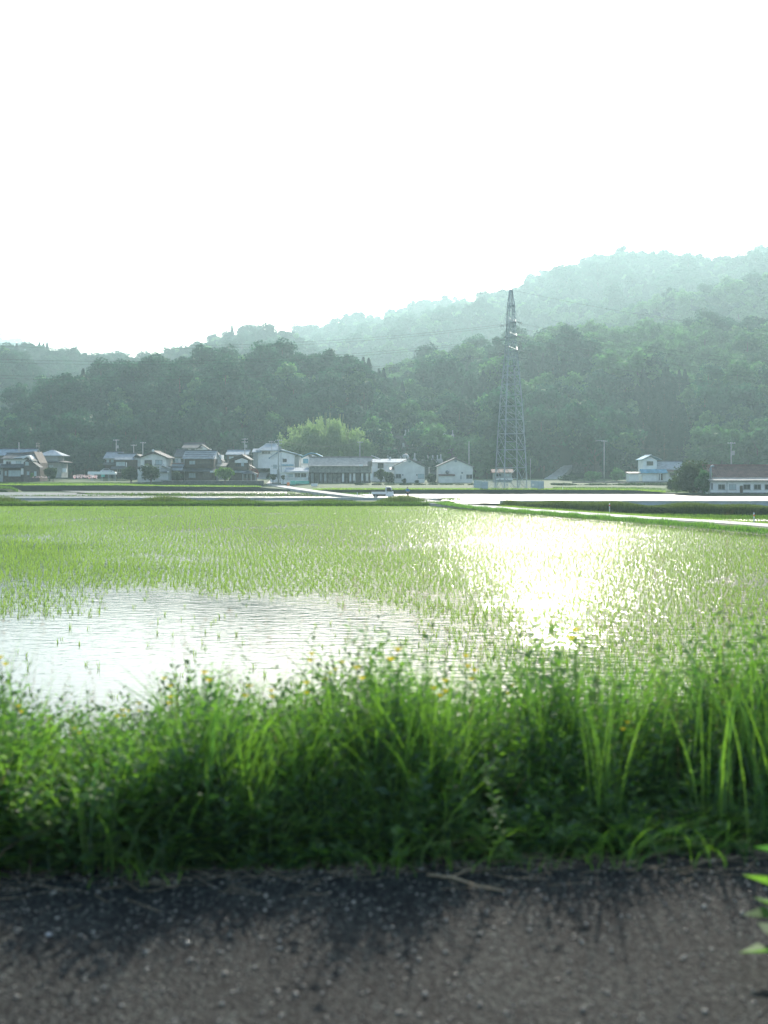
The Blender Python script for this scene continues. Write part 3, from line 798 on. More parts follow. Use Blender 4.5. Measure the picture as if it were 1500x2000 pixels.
prop(link('weeds', np_mesh('weeds', v_, q_), LEAF['reed']), 'dark tall weeds in front of the channel wall', 'weeds', kind='stuff')
# tall weedy bank on the right, beyond the farm road
TB = [(PX(985, 138), 138), (PX(1060, 131), 131), (PX(1200, 124), 124), (PX(1350, 119), 119), (PX(1500, 116), 116), (PX(1900, 108), 108)]
mb = MB(); n = len(TB)
for x, y in TB: mb.v += [(x, y-1.2, -2.75), (x, y, -1.95), (x+.3, y+3.0, -1.9), (x+.5, y+5, -2.7)]
for i in range(n-1):
    for k in range(3): mb.f.append((4*i+k, 4*i+k+4, 4*i+k+5, 4*i+k+1))
prop(mb.build('weedy_bank', M['bank']), 'dark weedy bank behind the farm road at the right', kind='structure')
b_, s_ = along(TB, 60000, 5, rg, side=lambda r, n: r.uniform(-3.4, 1.2, n))
zz_ = np.interp(-s_, [-1.2, 0, 3, 4], [-2.75, -1.95, -1.9, -2.4])
hv = (.35+.22*np.sin(b_[:, 0]*.8)*np.sin(b_[:, 0]*.23+1))
rng = np.random.default_rng(26); n_ = len(b_)
v_, q_ = blades(np.c_[b_[:, :2], zz_], hv*rng.uniform(.6, 1.4, n_), np.full(n_, .024), rng.uniform(.05, .25, n_), rng, 2)
prop(link('weeds', np_mesh('weeds', v_, q_), LEAF['reed']), 'tall weeds on the bank behind the farm road at the right', 'weeds', kind='stuff')
# green patch of rice between road and bank
poly('field_strip', M['turf'], [(PX(1120, 112), 112), (PX(1330, 104), 104), (PX(2000, 92), 92), (PX(2000, 106), 106), (PX(1350, 116.5), 116.5), (PX(1150, 124), 124)], -2.6, 'narrow green field between the farm road and the weedy bank')
n_ = 26000
py_ = rg.uniform(99, 117, n_); px_ = rg.uniform(1090, 1950, n_)
k_ = (py_ > np.interp(px_, [1090, 1330, 2000], [113.5, 104.5, 92])) & (py_ < np.interp(px_, [1090, 1350, 2000], [122, 116, 105]))
py_, px_ = py_[k_], px_[k_]
tufts('field_grass', np.c_[PX(px_, py_), py_, np.full(len(py_), -2.6)], .15, .3, .03, .1, LEAF['levee'], 'even green crop in the narrow field beside the farm road', 27)
# village-side grass: strips on top of the terrace and between the far paddies
def ontop(n, p0, p1, f0, f1, seed):
    r = np.random.default_rng(seed); o = []
    for _ in range(n):
        p = r.uniform(p0, p1); kn = np.array([[np.interp(p, KP, KA[:, j, c]) for c in (0, 1)] for j in range(5)])
        Y = kn[1, 0]+(kn[2, 0]-kn[1, 0])*r.uniform(f0, f1)
        o.append((PX(p, Y), Y, np.interp(Y, kn[:, 0], kn[:, 1])-.02))
    return np.array(o)
tufts('field_grass', ontop(9000, -150, 510, 0, .3, 31), .2, .45, .05, .2, LEAF['rice'], 'bright grass along the edge of the terrace on the left', 31)
tufts('field_grass', ontop(9000, 610, 1300, 0, .22, 32), .15, .4, .05, .2, LEAF['rice'], 'bright grass along the edge of the terrace near the pylon', 32)
tufts('field_grass', ontop(6000, 1080, 1560, .1, .9, 33), .15, .4, .05, .2, LEAF['levee'], 'grass on the low fields below the white house', 33)
tufts('field_grass', ontop(7000, -100, 320, .2, 1, 34), .15, .4, .05, .2, LEAF['levee'], 'grass on the vegetable plots below the left houses', 34)
r_ = np.random.default_rng(35)
def band(n, p0, p1, y0, y1, z):
    p = r_.uniform(p0, p1, n); q = r_.uniform(y0, y1, n); Y = (CZ-z)*F/(q-920)
    return np.c_[PX(p, Y), Y, np.full(n, z)]
gb = np.concatenate([band(2600, 165, 720, 964.6, 966.0, -2.55), band(1500, -60, 720, 968.4, 969.4, -2.55), band(900, 560, 740, 960.5, 965, -2.55), band(1400, 700, 900, 974, 977, -2.5), band(700, -100, 36, 958.5, 960.5, -2.55)])
tufts('field_grass', gb, .15, .4, .05, .2, LEAF['levee'], 'thin grass dividers between the flooded far paddies', 36)
n_ = 3000; p_ = r_.uniform(-60, 35, n_); Y_ = r_.uniform(243, 252, n_)
tufts('field_grass', np.c_[PX(p_, Y_), Y_, np.interp(p_, [-60, 20, 36], [-1.7, -1.9, -2.6])-0*Y_], .3, .7, .06, .3, LEAF['levee'], 'rounded grassy mound at the left edge of the far paddies', 37)
mb = MB(); mb.prism([(PX(-90, 248), -2.8), (PX(36, 248), -2.8), (PX(24, 248), -2.1), (PX(-20, 248), -1.8), (PX(-90, 248), -1.8)], 243, 252)
prop(mb.build('grass_mound', M['turf']), 'grassy mound under the grass at the left edge', kind='structure')

# ---- foreground weeds on the verge
rw = np.random.default_rng(41)
def vzf(x, y): return vz(np.asarray(x), np.asarray(y))
def htop(x, y):
    """how tall the growth stands: low at the lane edge, full a little behind it"""
    e = np.clip((y-.10*np.clip(x, -2.5, 3.5)-5.60+.10*np.sin(x*2.9)+.06*np.sin(x*7.7))/np.clip(.65+.45*x, .25, 1.0), .13, 1)
    return e*(.88+.09*np.clip(x/1.2, -1, 1)+.09*np.sin(x*2.1+2.2)+(.10+.05*np.clip(x, 0, 1.5))*np.sin(x*5.3+1+y)+.08*np.sin(x*11.1+y*3)+.05*np.clip(x/2.2, -1, 1))
def spots(n, y0, y1, b0=1.0, b1=1.0):
    x = rw.uniform(-7.5, 7.5, n); y = y0+(y1-y0)*rw.beta(b0, b1, n)
    return x, y+.10*np.clip(x, -2.5, 3.5)
parts = []
x, y = spots(11000, 5.66, 7.9, 1.0, 1.5); edge = y-.10*np.clip(x, -2.5, 3.5) < 5.72+.10*np.sin(x*2.3)+.07*np.sin(x*6.1)+.05*np.sin(x*13)
x, y = x[~edge], y[~edge]; n = len(x)
h = htop(x, y)*rw.uniform(.45, 1.12, n)
parts.append(blades(np.c_[x, y, vzf(x, y)-.02], h, rw.gamma(3, .0019, n)+.0026, h*rw.uniform(.12, .75, n), rw, 4))
x, y = spots(2600, 5.5, 6.2); n = len(x)           # low arching blades over the lane edge
k = np.sin(x*1.3+.5)+np.sin(x*3.7) > -.2; x, y = x[k], y[k]; n = len(x)
h = rw.uniform(.15, .42, n)
parts.append(blades(np.c_[x, y, np.full(n, -.02)], h, rw.uniform(.003, .006, n), h*rw.uniform(.6, 1.5, n), rw, 4, ang=rw.uniform(-2.9, -.2, n)))
x = rw.uniform(-5, .45, 3200); y = 5.78+rw.beta(1.1, 1.6, 3200)*1.0; n = len(x)   # the thick shady stand at the left
h = np.minimum(htop(x, y)*rw.uniform(.75, 1.12, n), .98)
parts.append(blades(np.c_[x, y, np.full(n, -.02)], h, rw.gamma(3, .0017, n)+.0024, h*rw.uniform(.1, .6, n), rw, 4))
tx = rw.uniform(-.1, 5, 52); ty = rw.uniform(6.0, 6.9, 52)                        # tall tufts standing apart at the right
for a, b in zip(tx, ty):
    n = 20; th_ = rw.uniform(.88, 1.22); h = th_*rw.uniform(.7, 1.08, n)
    parts.append(blades(np.c_[a+rw.normal(size=n)*.05, b+rw.normal(size=n)*.06, np.full(n, float(vzf(a, b))-.02)], h, rw.gamma(3, .0011, n)+.0017, h*rw.uniform(.06, .36, n), rw, 5))
v_, q_ = join(parts)
prop(link('verge_grass', np_mesh('verge_grass', v_, q_), LEAF['grass']), 'dense tall green grass along the asphalt lane', 'grass', kind='stuff')

def leafy(x, y, h, rng, nl, L, W):
    """upright stems with alternate narrow leaves -> stem and leaf geometry"""
    N = len(x); base = np.c_[x, y, vzf(x, y)-.02]
    lean = rng.normal(size=(N, 2))*.09
    t = np.linspace(.08, 1, nl)[None, :].repeat(N, 0)+rng.normal(size=(N, nl))*.02
    c = base[:, None, :]+np.stack([lean[:, :1]*t*h[:, None], lean[:, 1:]*t*h[:, None], t*h[:, None]], -1)
    a = (np.arange(nl)*2.4)[None, :]+rng.uniform(0, 6.3, (N, 1))+rng.normal(size=(N, nl))*.3
    ll = L*(1.05-.6*t**2)*rng.uniform(.6, 1.2, (N, nl)); w = ll*W
    d = np.stack([np.cos(a), np.sin(a), np.full_like(a, .35)+.6*t], -1); d /= np.linalg.norm(d, axis=-1, keepdims=True)
    u = np.stack([-np.sin(a), np.cos(a), rng.normal(size=a.shape)*.35], -1)
    p0 = c; p1 = c+d*ll[..., None]*.42-np.array([0, 0, 0]); p2 = c+d*ll[..., None]-np.array([0, 0, 1])*(ll[..., None]*.3)
    V = np.stack([p0, p1+u*w[..., None], p2, p1-u*w[..., None]], 2).reshape(-1, 3)
    Q = np.arange(N*nl*4).reshape(-1, 4)
    sv, sq = blades(base, h*1.02, np.full(N, .0032), np.full(N, .001), rng, 3)
    # lean the stems the same way as the leaves
    sv = sv.reshape(N, -1, 3); rel = (sv[:, :, 2]-base[:, None, 2]); sv[:, :, 0] += lean[:, :1]*rel; sv[:, :, 1] += lean[:, 1:]*rel
    return (V, Q), (sv.reshape(-1, 3), sq)
P1 = []
x, y = spots(4200, 5.75, 7.9, 1.0, 1.5); h = htop(x, y)*rw.uniform(.5, 1.0, len(x)); P1 += list(leafy(x, y, h, rw, 22, .135, .17))
x, y = spots(1900, 5.7, 7.0); h = htop(x, y)*rw.uniform(.35, .85, len(x)); P1 += list(leafy(x, y, h, rw, 16, .11, .30))
x, y = spots(50, 6.3, 8.0); h = htop(x, y)*rw.uniform(1.0, 1.30, len(x)); P1 += list(leafy(x, y, h, rw, 26, .10, .13))
v_, q_ = join(P1)
prop(link('weeds', np_mesh('weeds', v_, q_), LEAF['weed']), 'leafy green weeds growing thickly through the verge grass', 'weeds', kind='stuff')
# tall thin stems with pale seed heads
x, y = spots(330, 6.3, 8.0); n = len(x); h = htop(x, y)*rw.uniform(1.15, 1.5, n)
base = np.c_[x, y, vzf(x, y)]; an = rw.uniform(0, 2*PI, n); ln_ = h*rw.uniform(.05, .25, n)
st = blades(base, h, np.full(n, .0016), ln_, rw, 4, ang=an)
tip = base+np.stack([np.cos(an)*ln_, np.sin(an)*ln_, h*(1-.25*np.minimum(ln_/h, 1))], 1)
m_ = 14; c = np.repeat(tip, m_, 0); t = rw.uniform(0, 1, len(c))
c = c-np.repeat(np.stack([np.cos(an)*ln_*.3, np.sin(an)*ln_*.3, np.full(n, .17)], 1), m_, 0)*t[:, None]+rw.normal(size=c.shape)*np.array([.013, .013, .008])*(.4+t[:, None]*1.3)
hd = quads_from(c, rw.normal(size=c.shape), np.full(len(c), .0035), np.full(len(c), .007), rw)
v_, q_ = join([st, hd])
prop(link('seed_grass', np_mesh('seed_grass', v_, q_), LEAF['panicle']), 'thin grass stems with pale tan seed heads rising above the weeds', 'grass', kind='stuff')
x, y = spots(1100, 5.62, 7.4); n = len(x); h = htop(x, y)*rw.uniform(.3, .95, n)
v_, q_ = blades(np.c_[x, y, vzf(x, y)-.02], h, rw.gamma(3, .0012, n)+.0018, h*rw.uniform(.3, 1.2, n), rw, 4)
prop(link('dry_grass', np_mesh('dry_grass', v_, q_), LEAF['panicle']), 'dead tan grass blades mixed through the green verge', 'grass', kind='stuff')
x, y = spots(900, 6.1, 8.0); n = len(x); h = htop(x, y)*rw.uniform(1.0, 1.42, n)
v_, q_ = blades(np.c_[x, y, vzf(x, y)-.02], h, rw.uniform(.0014, .0032, n), h*rw.uniform(.1, .5, n), rw, 5, ang=rw.normal(size=n)*1.1)
prop(link('wispy_grass', np_mesh('wispy_grass', v_, q_), LEAF['grass']), 'thin wispy grass tips standing above the verge against the water', 'grass', kind='stuff')
# dry straw and litter at the edge of the lane, loose pale grit added on it for bright glints
x = rw.uniform(-6, 6, 1500); y = 5.68+.07*x+rw.normal(size=1500)*.16; n = len(x)
c = np.c_[x, y, np.full(n, .006)+rw.uniform(0, .012, n)]; a = rw.normal(size=n)*.5; d = np.c_[np.cos(a), np.sin(a), rw.normal(size=n)*.06]; L = rw.uniform(.02, .12, n)[:, None]; u = np.c_[-np.sin(a), np.cos(a), np.zeros(n)]*.0022
V = np.stack([c-d*L-u, c+d*L-u, c+d*L+u, c-d*L+u], 1).reshape(-1, 3)
prop(link('straw_litter', np_mesh('straw_litter', V, np.arange(n*4).reshape(n, 4)), M['straw']), 'dry straw and dead stalks lying along the lane edge', 'litter', kind='stuff')
def grit():
    n = 15000; x = rw.uniform(-4.5, 4.5, n); y = rw.uniform(3.4, 5.75, n); s = rw.gamma(1.6, .0021, n)+.0016
    b = np.array([[1,0,0],[-1,0,0],[0,1,0],[0,-1,0],[0,0,1],[0,0,-.6]], float)
    f = np.array([[0,2,4],[2,1,4],[1,3,4],[3,0,4],[2,0,5],[1,2,5],[3,1,5],[0,3,5]])
    V = b[None]*(s[:, None]*rw.uniform(.6, 1.2, (n, 3)))[:, None, :]
    a = rw.uniform(0, 6.3, n); ca, sa = np.cos(a)[:, None], np.sin(a)[:, None]
    X = V[..., 0]*ca-V[..., 1]*sa; Yv = V[..., 0]*sa+V[..., 1]*ca
    V = np.stack([X+x[:, None], Yv+y[:, None], V[..., 2]*.7+s[:, None]*.35], -1).reshape(-1, 3)
    T = (f[None]+(np.arange(n)*6)[:, None, None]).reshape(-1, 3)
    prop(link('glint_gravel', np_mesh('glint_gravel', V, None, T), M['glint_grit']), 'loose grit added on the asphalt lane, coloured pale for bright glints', 'glint_gravel', kind='stuff')
grit()

# ---- single plants that can be told apart
def weed_thing(name, px, Y, h, label, cat, group=None, nl=26, L=.09, W=.16, flowers=0, seed=0, leaf='weed', src=None):
    x = PX(px, Y); r = np.random.default_rng(seed)
    z = float(vz(np.array(x), np.array(Y))) if Y > 5.6 else 0.0
    t = empty(name, (x, Y, z), r.uniform(0, 6)); prop(t, label, cat, group)
    if src:
        for c in src.children:
            k = c.copy(); COL.objects.link(k); k.parent = t
        s = h/src['h0']; t.scale = (s, s, s); return t
    t['h0'] = h
    (lv, lq), (sv, sq) = leafy(np.array([0.]), np.array([5.0]), np.array([h]), r, nl, L, W)
    off = np.array([0, 5.0, float(vz(np.array(0.), np.array(5.0)))-.02])
    link('leaves', np_mesh('leaves', lv-off, lq), LEAF[leaf], t); 
    sm = MB(); c_ = (sv-off).reshape(-1, 2, 3).mean(1)
    sm.tube([tuple(p) for p in c_], [.006, .005, .004, .002][:len(c_)], 6); sm.build('stem', M['haystalk'], t)
    if flowers:
        cs = []
        for i in range(flowers):
            a = r.uniform(0, 6.3); q = np.array([math.cos(a)*.05*(i > 0), math.sin(a)*.05*(i > 0), h*(1-.06*i)])+c_[-1]*np.array([1, 1, 0])
            fm = MB()
            for k in range(8):
                b = 2*PI*k/8; co, si = math.cos(b), math.sin(b)
                fm.add([q+np.array([co*.004-si*.003, si*.004+co*.003, 0]), q+np.array([co*.016-si*.008, si*.016+co*.008, .012]), q+np.array([co*.028, si*.028, .018]), q+np.array([co*.016+si*.008, si*.016-co*.008, .012]), q+np.array([co*.004+si*.003, si*.004-co*.003, 0])], [(0, 1, 2, 3, 4)])
            fm.ball(q+np.array([0, 0, .002]), .006, 8, 4, (1, 1, .6))
            fm.build('flower_head', LEAF['petal'], t)
    return t
weed_thing('leafy_weed', 992, 5.72, .62, 'single upright leafy weed standing alone in front of the dark verge', 'weed', seed=3, nl=40, L=.085, W=.17)
weed_thing('leafy_weed', 1515, 4.5, 1.0, 'bright green leafy weed poking in at the right edge over the asphalt', 'weed', seed=8, nl=46, L=.21, W=.20, leaf='weed')
fw = None; rf = np.random.default_rng(77)
for i, px in enumerate([20, 50, 230, 245, 265, 330, 590, 615, 640, 655, 540, 160, 470, 770, 860, 868, 912, 985, 1125, 905, 1210, 340, 700, 420]):
    Y = rf.uniform(6.2, 7.2); t = weed_thing('flowering_weed', px, Y, rf.uniform(.86, 1.02)*float(htop(PX(px, Y), Y)), 'slender verge weed topped with small yellow flower heads', 'flower', 'yellow flowering weeds along the verge', nl=18, L=.07, W=.14, flowers=2, seed=60+i, src=fw)
    fw = fw or t
tw = MB(); X0 = PX(835, 5.45); tw.tube([(X0, 5.5, .02), (X0+.12, 5.44, .03), (X0+.24, 5.37, .012), (X0+.36, 5.30, .015)], [.005, .006, .005, .003], 6)
tw.tube([(X0+.12, 5.44, .03), (X0+.18, 5.47, .05), (X0+.23, 5.52, .04)], [.003, .0025, .002], 5)
prop(tw.build('twig', M['straw']), 'bent dry twig lying on the dark asphalt', 'twig')
for i, (px, py, r0, lab) in enumerate([(958, 1637, .016, 'pale rounded stone at the foot of the single upright weed'), (95, 1828, .012, 'small white stone alone on the shaded asphalt at the left')]):
    Y = DY(py, 0); s = MB(); s.ball((0, 0, r0*.5), r0, 9, 6, (1.2, .9, .65)); o = s.build('stone', M['granite'], smooth=True); o.location = (PX(px, Y), Y, 0); prop(o, lab, 'stone')
# ------------------------------------------------------------------ buildings
class House:
    """one building laid out in photo pixels at its own distance and built in metres"""
    def __init__(s, name, label, px, py, Y, rz=0.0, cat='house', group=None):
        s.px, s.py, s.k, s.Y = px, py, Y/F, Y
        s.root = empty(name, (PX(px, Y), Y, PZ(py, Y)), R(rz)); prop(s.root, label, cat, group)
    def x(s, p): return (p-s.px)*s.k
    def z(s, q): return (s.py-q)*s.k
    def wall(s, p0, p1, q0, q1, y0, y1, m, name='wall'):
        """box wall block; its foot goes a little into the ground"""
        foot = s.z(q1) - (1.0 if q1 >= s.py-.1 else 0)
        return MB().box(s.x(p0), s.x(p1), y0, y1, foot, s.z(q0)).build(name, m, s.root)
    def gwall(s, p0, p1, pk, qpk, q0, q1, y0, y1, m, name='wall', q0r=None):
        """wall with a gable towards the camera"""
        foot = s.z(q1) - (1.0 if q1 >= s.py-.1 else 0)
        return MB().prism([(s.x(p0), foot), (s.x(p1), foot), (s.x(p1), s.z(q0r or q0)), (s.x(pk), s.z(qpk)), (s.x(p0), s.z(q0))], y0, y1).build(name, m, s.root)
    def roofy(s, p0, p1, pk, qpk, q0, y0, y1, m, t=.16, q0r=None, name='roof', trim=None):
        """gable roof, ridge running away from the camera"""
        a, c, b = (s.x(p0), s.z(q0)), (s.x(pk), s.z(qpk)), (s.x(p1), s.z(q0r or q0))
        r = MB().prism([a, c, b, (b[0], b[1]+t), (c[0], c[1]+t*1.15), (a[0], a[1]+t)], y0, y1).build(name, m, s.root)
        if trim:
            trim = trim if trim.name != 'tile_roof' else M['darkframe']; d = MB()
            for u, w in ((a, c), (c, b)): d.bar((u[0], y0-.03, u[1]+t*.45), (w[0], y0-.03, w[1]+t*.5), .06, t*1.25)
            d.build('verge_board', trim, r)
            MB().tube([(c[0], y0-.1, c[1]+t*1.2), (c[0], y1, c[1]+t*1.2)], .14, 7).build('ridge_cap', trim, r)
        return r
    def roofx(s, p0, p1, qr, qe, y0, y1, m, t=.16, back=True, yr=None, name='roof', cap=None, gable=None, qb=None):
        """roof with its eave towards the camera"""
        yr = yr if yr is not None else (y0+y1)/2
        e, r_, b = (y0, s.z(qe)), (yr, s.z(qr)), (y1, s.z(qb or qe))
        pr = [e, r_, b, (b[0], b[1]+t), (r_[0], r_[1]+t*1.15), (e[0], e[1]+t)] if back else [e, r_, (r_[0], r_[1]+t), (e[0], e[1]+t)]
        o = MB().prismx(pr, s.x(p0), s.x(p1)).build(name, m, s.root)
        if cap: MB().prismx([(yr-.22, r_[1]+t*1.05), (yr+.22, r_[1]+t*1.05), (yr+.14, r_[1]+t+.32), (yr-.14, r_[1]+t+.32)], s.x(p0)-.06, s.x(p1)+.06).build('ridge_cap', cap, o)
        if gable:
            g = MB()
            for px_ in (p0+2, p1-2-.3/s.k): g.prismx([(e[0]+.5, e[1]-.02), (r_[0], r_[1]-.02), (b[0]-.5, b[1]-.02)], s.x(px_), s.x(px_)+.3)
            g.build('gable_wall', gable, s.root)
        return o
    def hip(s, p0, p1, r0, r1, qr, qe, y0, y1, m, t=.14, name='roof', cap=None):
        ym = (y0+y1)/2; a = [(s.x(p0), y0), (s.x(p1), y0), (s.x(p1), y1), (s.x(p0), y1)]
        v = [(x, y, s.z(qe)) for x, y in a]+[(x, y, s.z(qe)+t) for x, y in a]+[(s.x(r0), ym, s.z(qr)+t), (s.x(r1), ym, s.z(qr)+t)]
        o = MB().add(v, [(3, 2, 1, 0), (0, 1, 5, 4), (1, 2, 6, 5), (2, 3, 7, 6), (3, 0, 4, 7), (4, 5, 9, 8), (5, 6, 9), (6, 7, 8, 9), (7, 4, 8)]).build(name, m, s.root)
        if cap: MB().tube([(s.x(r0), ym, s.z(qr)+t+.08), (s.x(r1), ym, s.z(qr)+t+.08)], .15, 7).build('ridge_cap', cap, o)
        return o
    def win(s, p0, p1, q0, q1, y, cols=2, pane='glass', frame='frame', name='window', sill=True):
        x0, x1, z0, z1 = s.x(p0), s.x(p1), s.z(q1), s.z(q0); w = .07; f = MB()
        f.box(x0-w, x1+w, y-.09, y+.02, z1, z1+w).box(x0-w, x1+w, y-.09, y+.02, z0-w, z0)
        f.box(x0-w, x0, y-.09, y+.02, z0, z1).box(x1, x1+w, y-.09, y+.02, z0, z1)
        for i in range(1, cols): xm = x0+(x1-x0)*i/cols; f.box(xm-.03, xm+.03, y-.07, y+.02, z0, z1)
        fo = f.build(name, M[frame], s.root)
        MB().box(x0, x1, y-.045, y-.005, z0, z1).build('pane', M[pane], fo)
        if sill: MB().box(x0-.14, x1+.14, y-.18, y-.003, z0-w-.07, z0-w-.003).build('sill', M[frame], fo)
        return fo
    def side_win(s, p, q0, q1, ya, yb, sgn, pane='glass'):
        x = s.x(p); z0, z1 = s.z(q1), s.z(q0)
        fo = MB().box(x-.05, x+.05, ya-.07, yb+.07, z0-.07, z1+.07).build('window', M['frame'], s.root)
        MB().box(x+sgn*.055-.012, x+sgn*.055+.012, ya, yb, z0, z1).build('pane', M[pane], fo)
    def box(s, name, p0, p1, q0, q1, y0, y1, m, parent=None):
        return MB().box(s.x(p0), s.x(p1), y0, y1, s.z(q1), s.z(q0)).build(name, m, parent or s.root)
    def pipe(s, name, pts, r, m, parent=None):
        return MB().tube([(s.x(p), y, s.z(q)) for p, q, y in pts], r, 9).build(name, m, parent or s.root, smooth=True)

def antenna(h, px, q0, q1, y, parent=None):
    a = MB(); x = h.x(px); z0, z1 = h.z(q1), h.z(q0)
    a.tube([(x, y, z0), (x, y, z1)], .035, 5)
    for i, dz in enumerate((.1, .6, 1.0)):
        a.tube([(x-.2, y, z1-dz), (x+.9-.2*i, y, z1-dz)], .022, 5)
        for k in range(5): a.tube([(x+.1+.15*k, y-.3, z1-dz), (x+.1+.15*k, y+.3, z1-dz)], .012, 4)
    a.build('antenna', M['steel'], parent or h.root)

# --- leftmost house
h = House('farmhouse', 'two-storey farmhouse with white upper wall and stepped roofs at the left edge', 30, 934, 296)
h.gwall(-45, 72, 60, 881, 893, 934, 2.5, 9.5, M['brown'], q0r=904)
h.roofx(-48, 61, 877.5, 890, 1.9, 10, M['metal_roof'], cap=M['tile'])
h.gwall(9, 67, 59, 889, 897, 934, -1.0, 2.5, M['white'], q0r=900)
h.wall(9.2, 49, 909, 934, -1.25, -1.0, M['wood'], 'boarded_wall')
h.gwall(49.2, 78, 58, 896, 903, 934, -1.3, -1.0, M['brown'], 'gable_wall', q0r=914)
h.roofx(6, 60, 887, 897, -1.7, 3.0, M['tile'], back=False, yr=3.0, cap=M['tile'])
h.roofy(48, 69, 58, 892, 897.5, -1.9, 2.4, M['tile_y'], q0r=901, trim=M['ceramic'])
h.roofy(59, 82, 63, 900, 903, -1.9, 1.5, M['tile_y'], q0r=914, trim=M['tile'])
h.roofx(5, 51, 907.3, 914, -2.5, -1.2, M['tile'], back=False, yr=-1.2, name='lower_roof')
h.win(15, 23.5, 901.5, 908, -1.0, 2); h.win(34, 43.5, 901, 908.5, -1.0, 2, 'curtain'); h.win(53, 59, 902, 908.5, -1.3, 2, 'curtain')
h.win(20, 43, 919, 930, -1.25, 4, 'curtain', name='sliding_door', sill=False); h.win(56, 60, 921, 927, -1.3, 1, 'curtain'); h.win(70, 74, 921, 929, -1.3, 1, 'curtain')
h.box('white_panel', 44, 49, 914.5, 927, -1.32, -1.255, M['white'])
h.wall(-45, 8, 908, 934, -.6, 2.5, M['grey']); h.roofx(-48, 8, 906, 915, -1.6, 1.5, M['slate_roof'], back=False, yr=1.5, name='lower_roof')
h.win(-3, 3, 920, 927, -.6, 2); h.win(13, 16, 920, 928, -1.25, 1, 'curtain')
antenna(h, 62, 864.5, 880, 4)
# --- hip-roofed grey house
h = House('grey_house', 'grey two-storey house with hipped roofs beside the leftmost farmhouse', 97, 926, 318)
h.wall(74, 119, 905, 926, 0, 7, M['grey']); h.wall(74, 112, 890.5, 905, .6, 6.6, M['grey'])
h.hip(70, 121.5, 92, 99, 879.5, 890.5, -.6, 7.8, M['metal_roof'], cap=M['tile']); h.hip(72, 128, 100, 104, 897, 903.5, -1.4, 7.6, M['tile'], name='lower_roof')
h.win(76.5, 79, 893, 897.5, .6, 1); h.win(83, 86.5, 893, 898, .6, 2); h.win(96, 104, 908, 917, 0, 2, 'curtain'); h.win(84, 90, 909, 917, 0, 2)
# --- two low tiled houses
h = House('tiled_house', 'small house with pale sloping tiles and two white shutters, left of a pair', 220, 921, 322)
h.wall(204.5, 236, 896, 921, 0, 7, M['wood']); h.roofx(202.5, 236, 884, 896, -.8, 7.8, M['tile_pale'], cap=M['tile'], gable=M['grey'])
h.box('white_band', 206, 224, 895.7, 897.3, -.12, -.01, M['white'])
h.win(208.5, 213, 898, 903.5, 0, 1, 'curtain'); h.win(217, 221.5, 898, 903.5, 0, 1, 'curtain'); h.roofx(203, 226, 904, 908, -1.5, 0, M['tile'], back=False, yr=-.01, name='lower_roof')
h = House('tiled_house', 'low house with slate tiles and a row of pale upper windows, right of a pair', 250, 924, 316)
h.wall(226, 268, 898, 924, 0, 7, M['wood']); h.roofx(224.5, 262, 887.5, 898.5, -.8, 7.8, M['tile_pale'], cap=M['tile'], gable=M['grey'])
h.win(227, 244, 902.5, 909.5, 0, 5, 'curtain'); h.box('white_panel', 246, 248, 903, 911, -.1, -.01, M['white']); h.roofx(218, 250, 912, 917, -1.8, 0, M['tile'], back=False, yr=-.01, name='lower_roof')
h.win(222+8, 240, 917, 922, 0, 3); h.wall(262, 275, 894, 924, .5, 6, M['grey']); h.roofy(258, 279, 266, 888, 896, .2, 7, M['tile_y']); h.win(267.5, 272, 904, 910, .5, 1, 'curtain')
# --- pale gabled house
h = House('gabled_house', 'pale house with a dark tiled gable facing the paddies and trees in front', 299, 937.5, 292)
h.gwall(274.5, 324, 299, 885.5, 893.5, 937.5, 0, 9, M['cream'])
h.roofy(270, 330, 299.5, 882, 895.5, -.9, 9.6, M['tile_y'], trim=M['tile'])
h.win(283, 296, 899, 907.5, 0, 2, 'glass', 'darkframe'); h.win(304, 316.5, 899, 907.5, 0, 2, 'curtain', 'darkframe')
h.wall(268, 274, 916, 937.5, .4, 6, M['cream']); h.roofy(266, 279, 277, 910, 916, 0, 6.5, M['tile_y'], q0r=911, name='side_roof')
h.wall(316, 331.5, 914, 937.5, -.8, 5, M['grey']); h.roofy(315, 334.5, 319, 909, 911, -1.3, 5.5, M['tile_y'], q0r=915.5, name='side_roof', trim=M['ceramic'])
h.box('garage_door', 312.5, 330, 923.5, 937, -.9, -.81, M['vinyl']); h.box('awning', 312, 334, 921, 922.6, -2.0, -.81, M['tile']); h.box('lamp', 329.5, 333.5, 920.8, 922.6, -2.2, -2.02, M['vinyl'])
b = MB(); b.ball((h.x(300.5), -.95, h.z(880.6)), .35, 8, 5, (1, .5, 1.2)); b.build('ridge_ornament', M['ceramic'], h.root)
# --- large two-storey tiled house
h = House('large_house', 'large dark two-storey house with dotted snow guards on its tiled roof', 388, 935, 296)
h.wall(360.5, 418, 896, 935, 0, 8, M['wood'])
h.roofx(357, 420, 881.5, 896.5, -1.1, 9, M['tile_pale'], cap=M['tile'], gable=M['white'])
g = MB()
for j in range(3):
    f = (j+.6)/3.4; y_ = -1.1+f*5.05; z_ = h.z(896.5)+(h.z(881.5)-h.z(896.5))*f+.2
    for i in range(24):
        xx = h.x(359.5)+(h.x(418)-h.x(359.5))*(i+.5*(j % 2))/24; g.box(xx-.11, xx+.11, y_-.08, y_+.08, z_, z_+.14)
g.build('snow_guard', M['tile'], h.root)
h.win(370, 381, 900, 907, 0, 2, 'curtain', 'darkframe'); h.win(386, 410, 900, 906.5, 0, 4, 'glass', 'darkframe')
h.box('balcony', 361, 419, 909, 913, -1.1, -.01, M['wood'])
h.roofx(355.5, 422, 915, 921, -2.2, 0, M['tile'], back=False, yr=-.01, name='lower_roof')
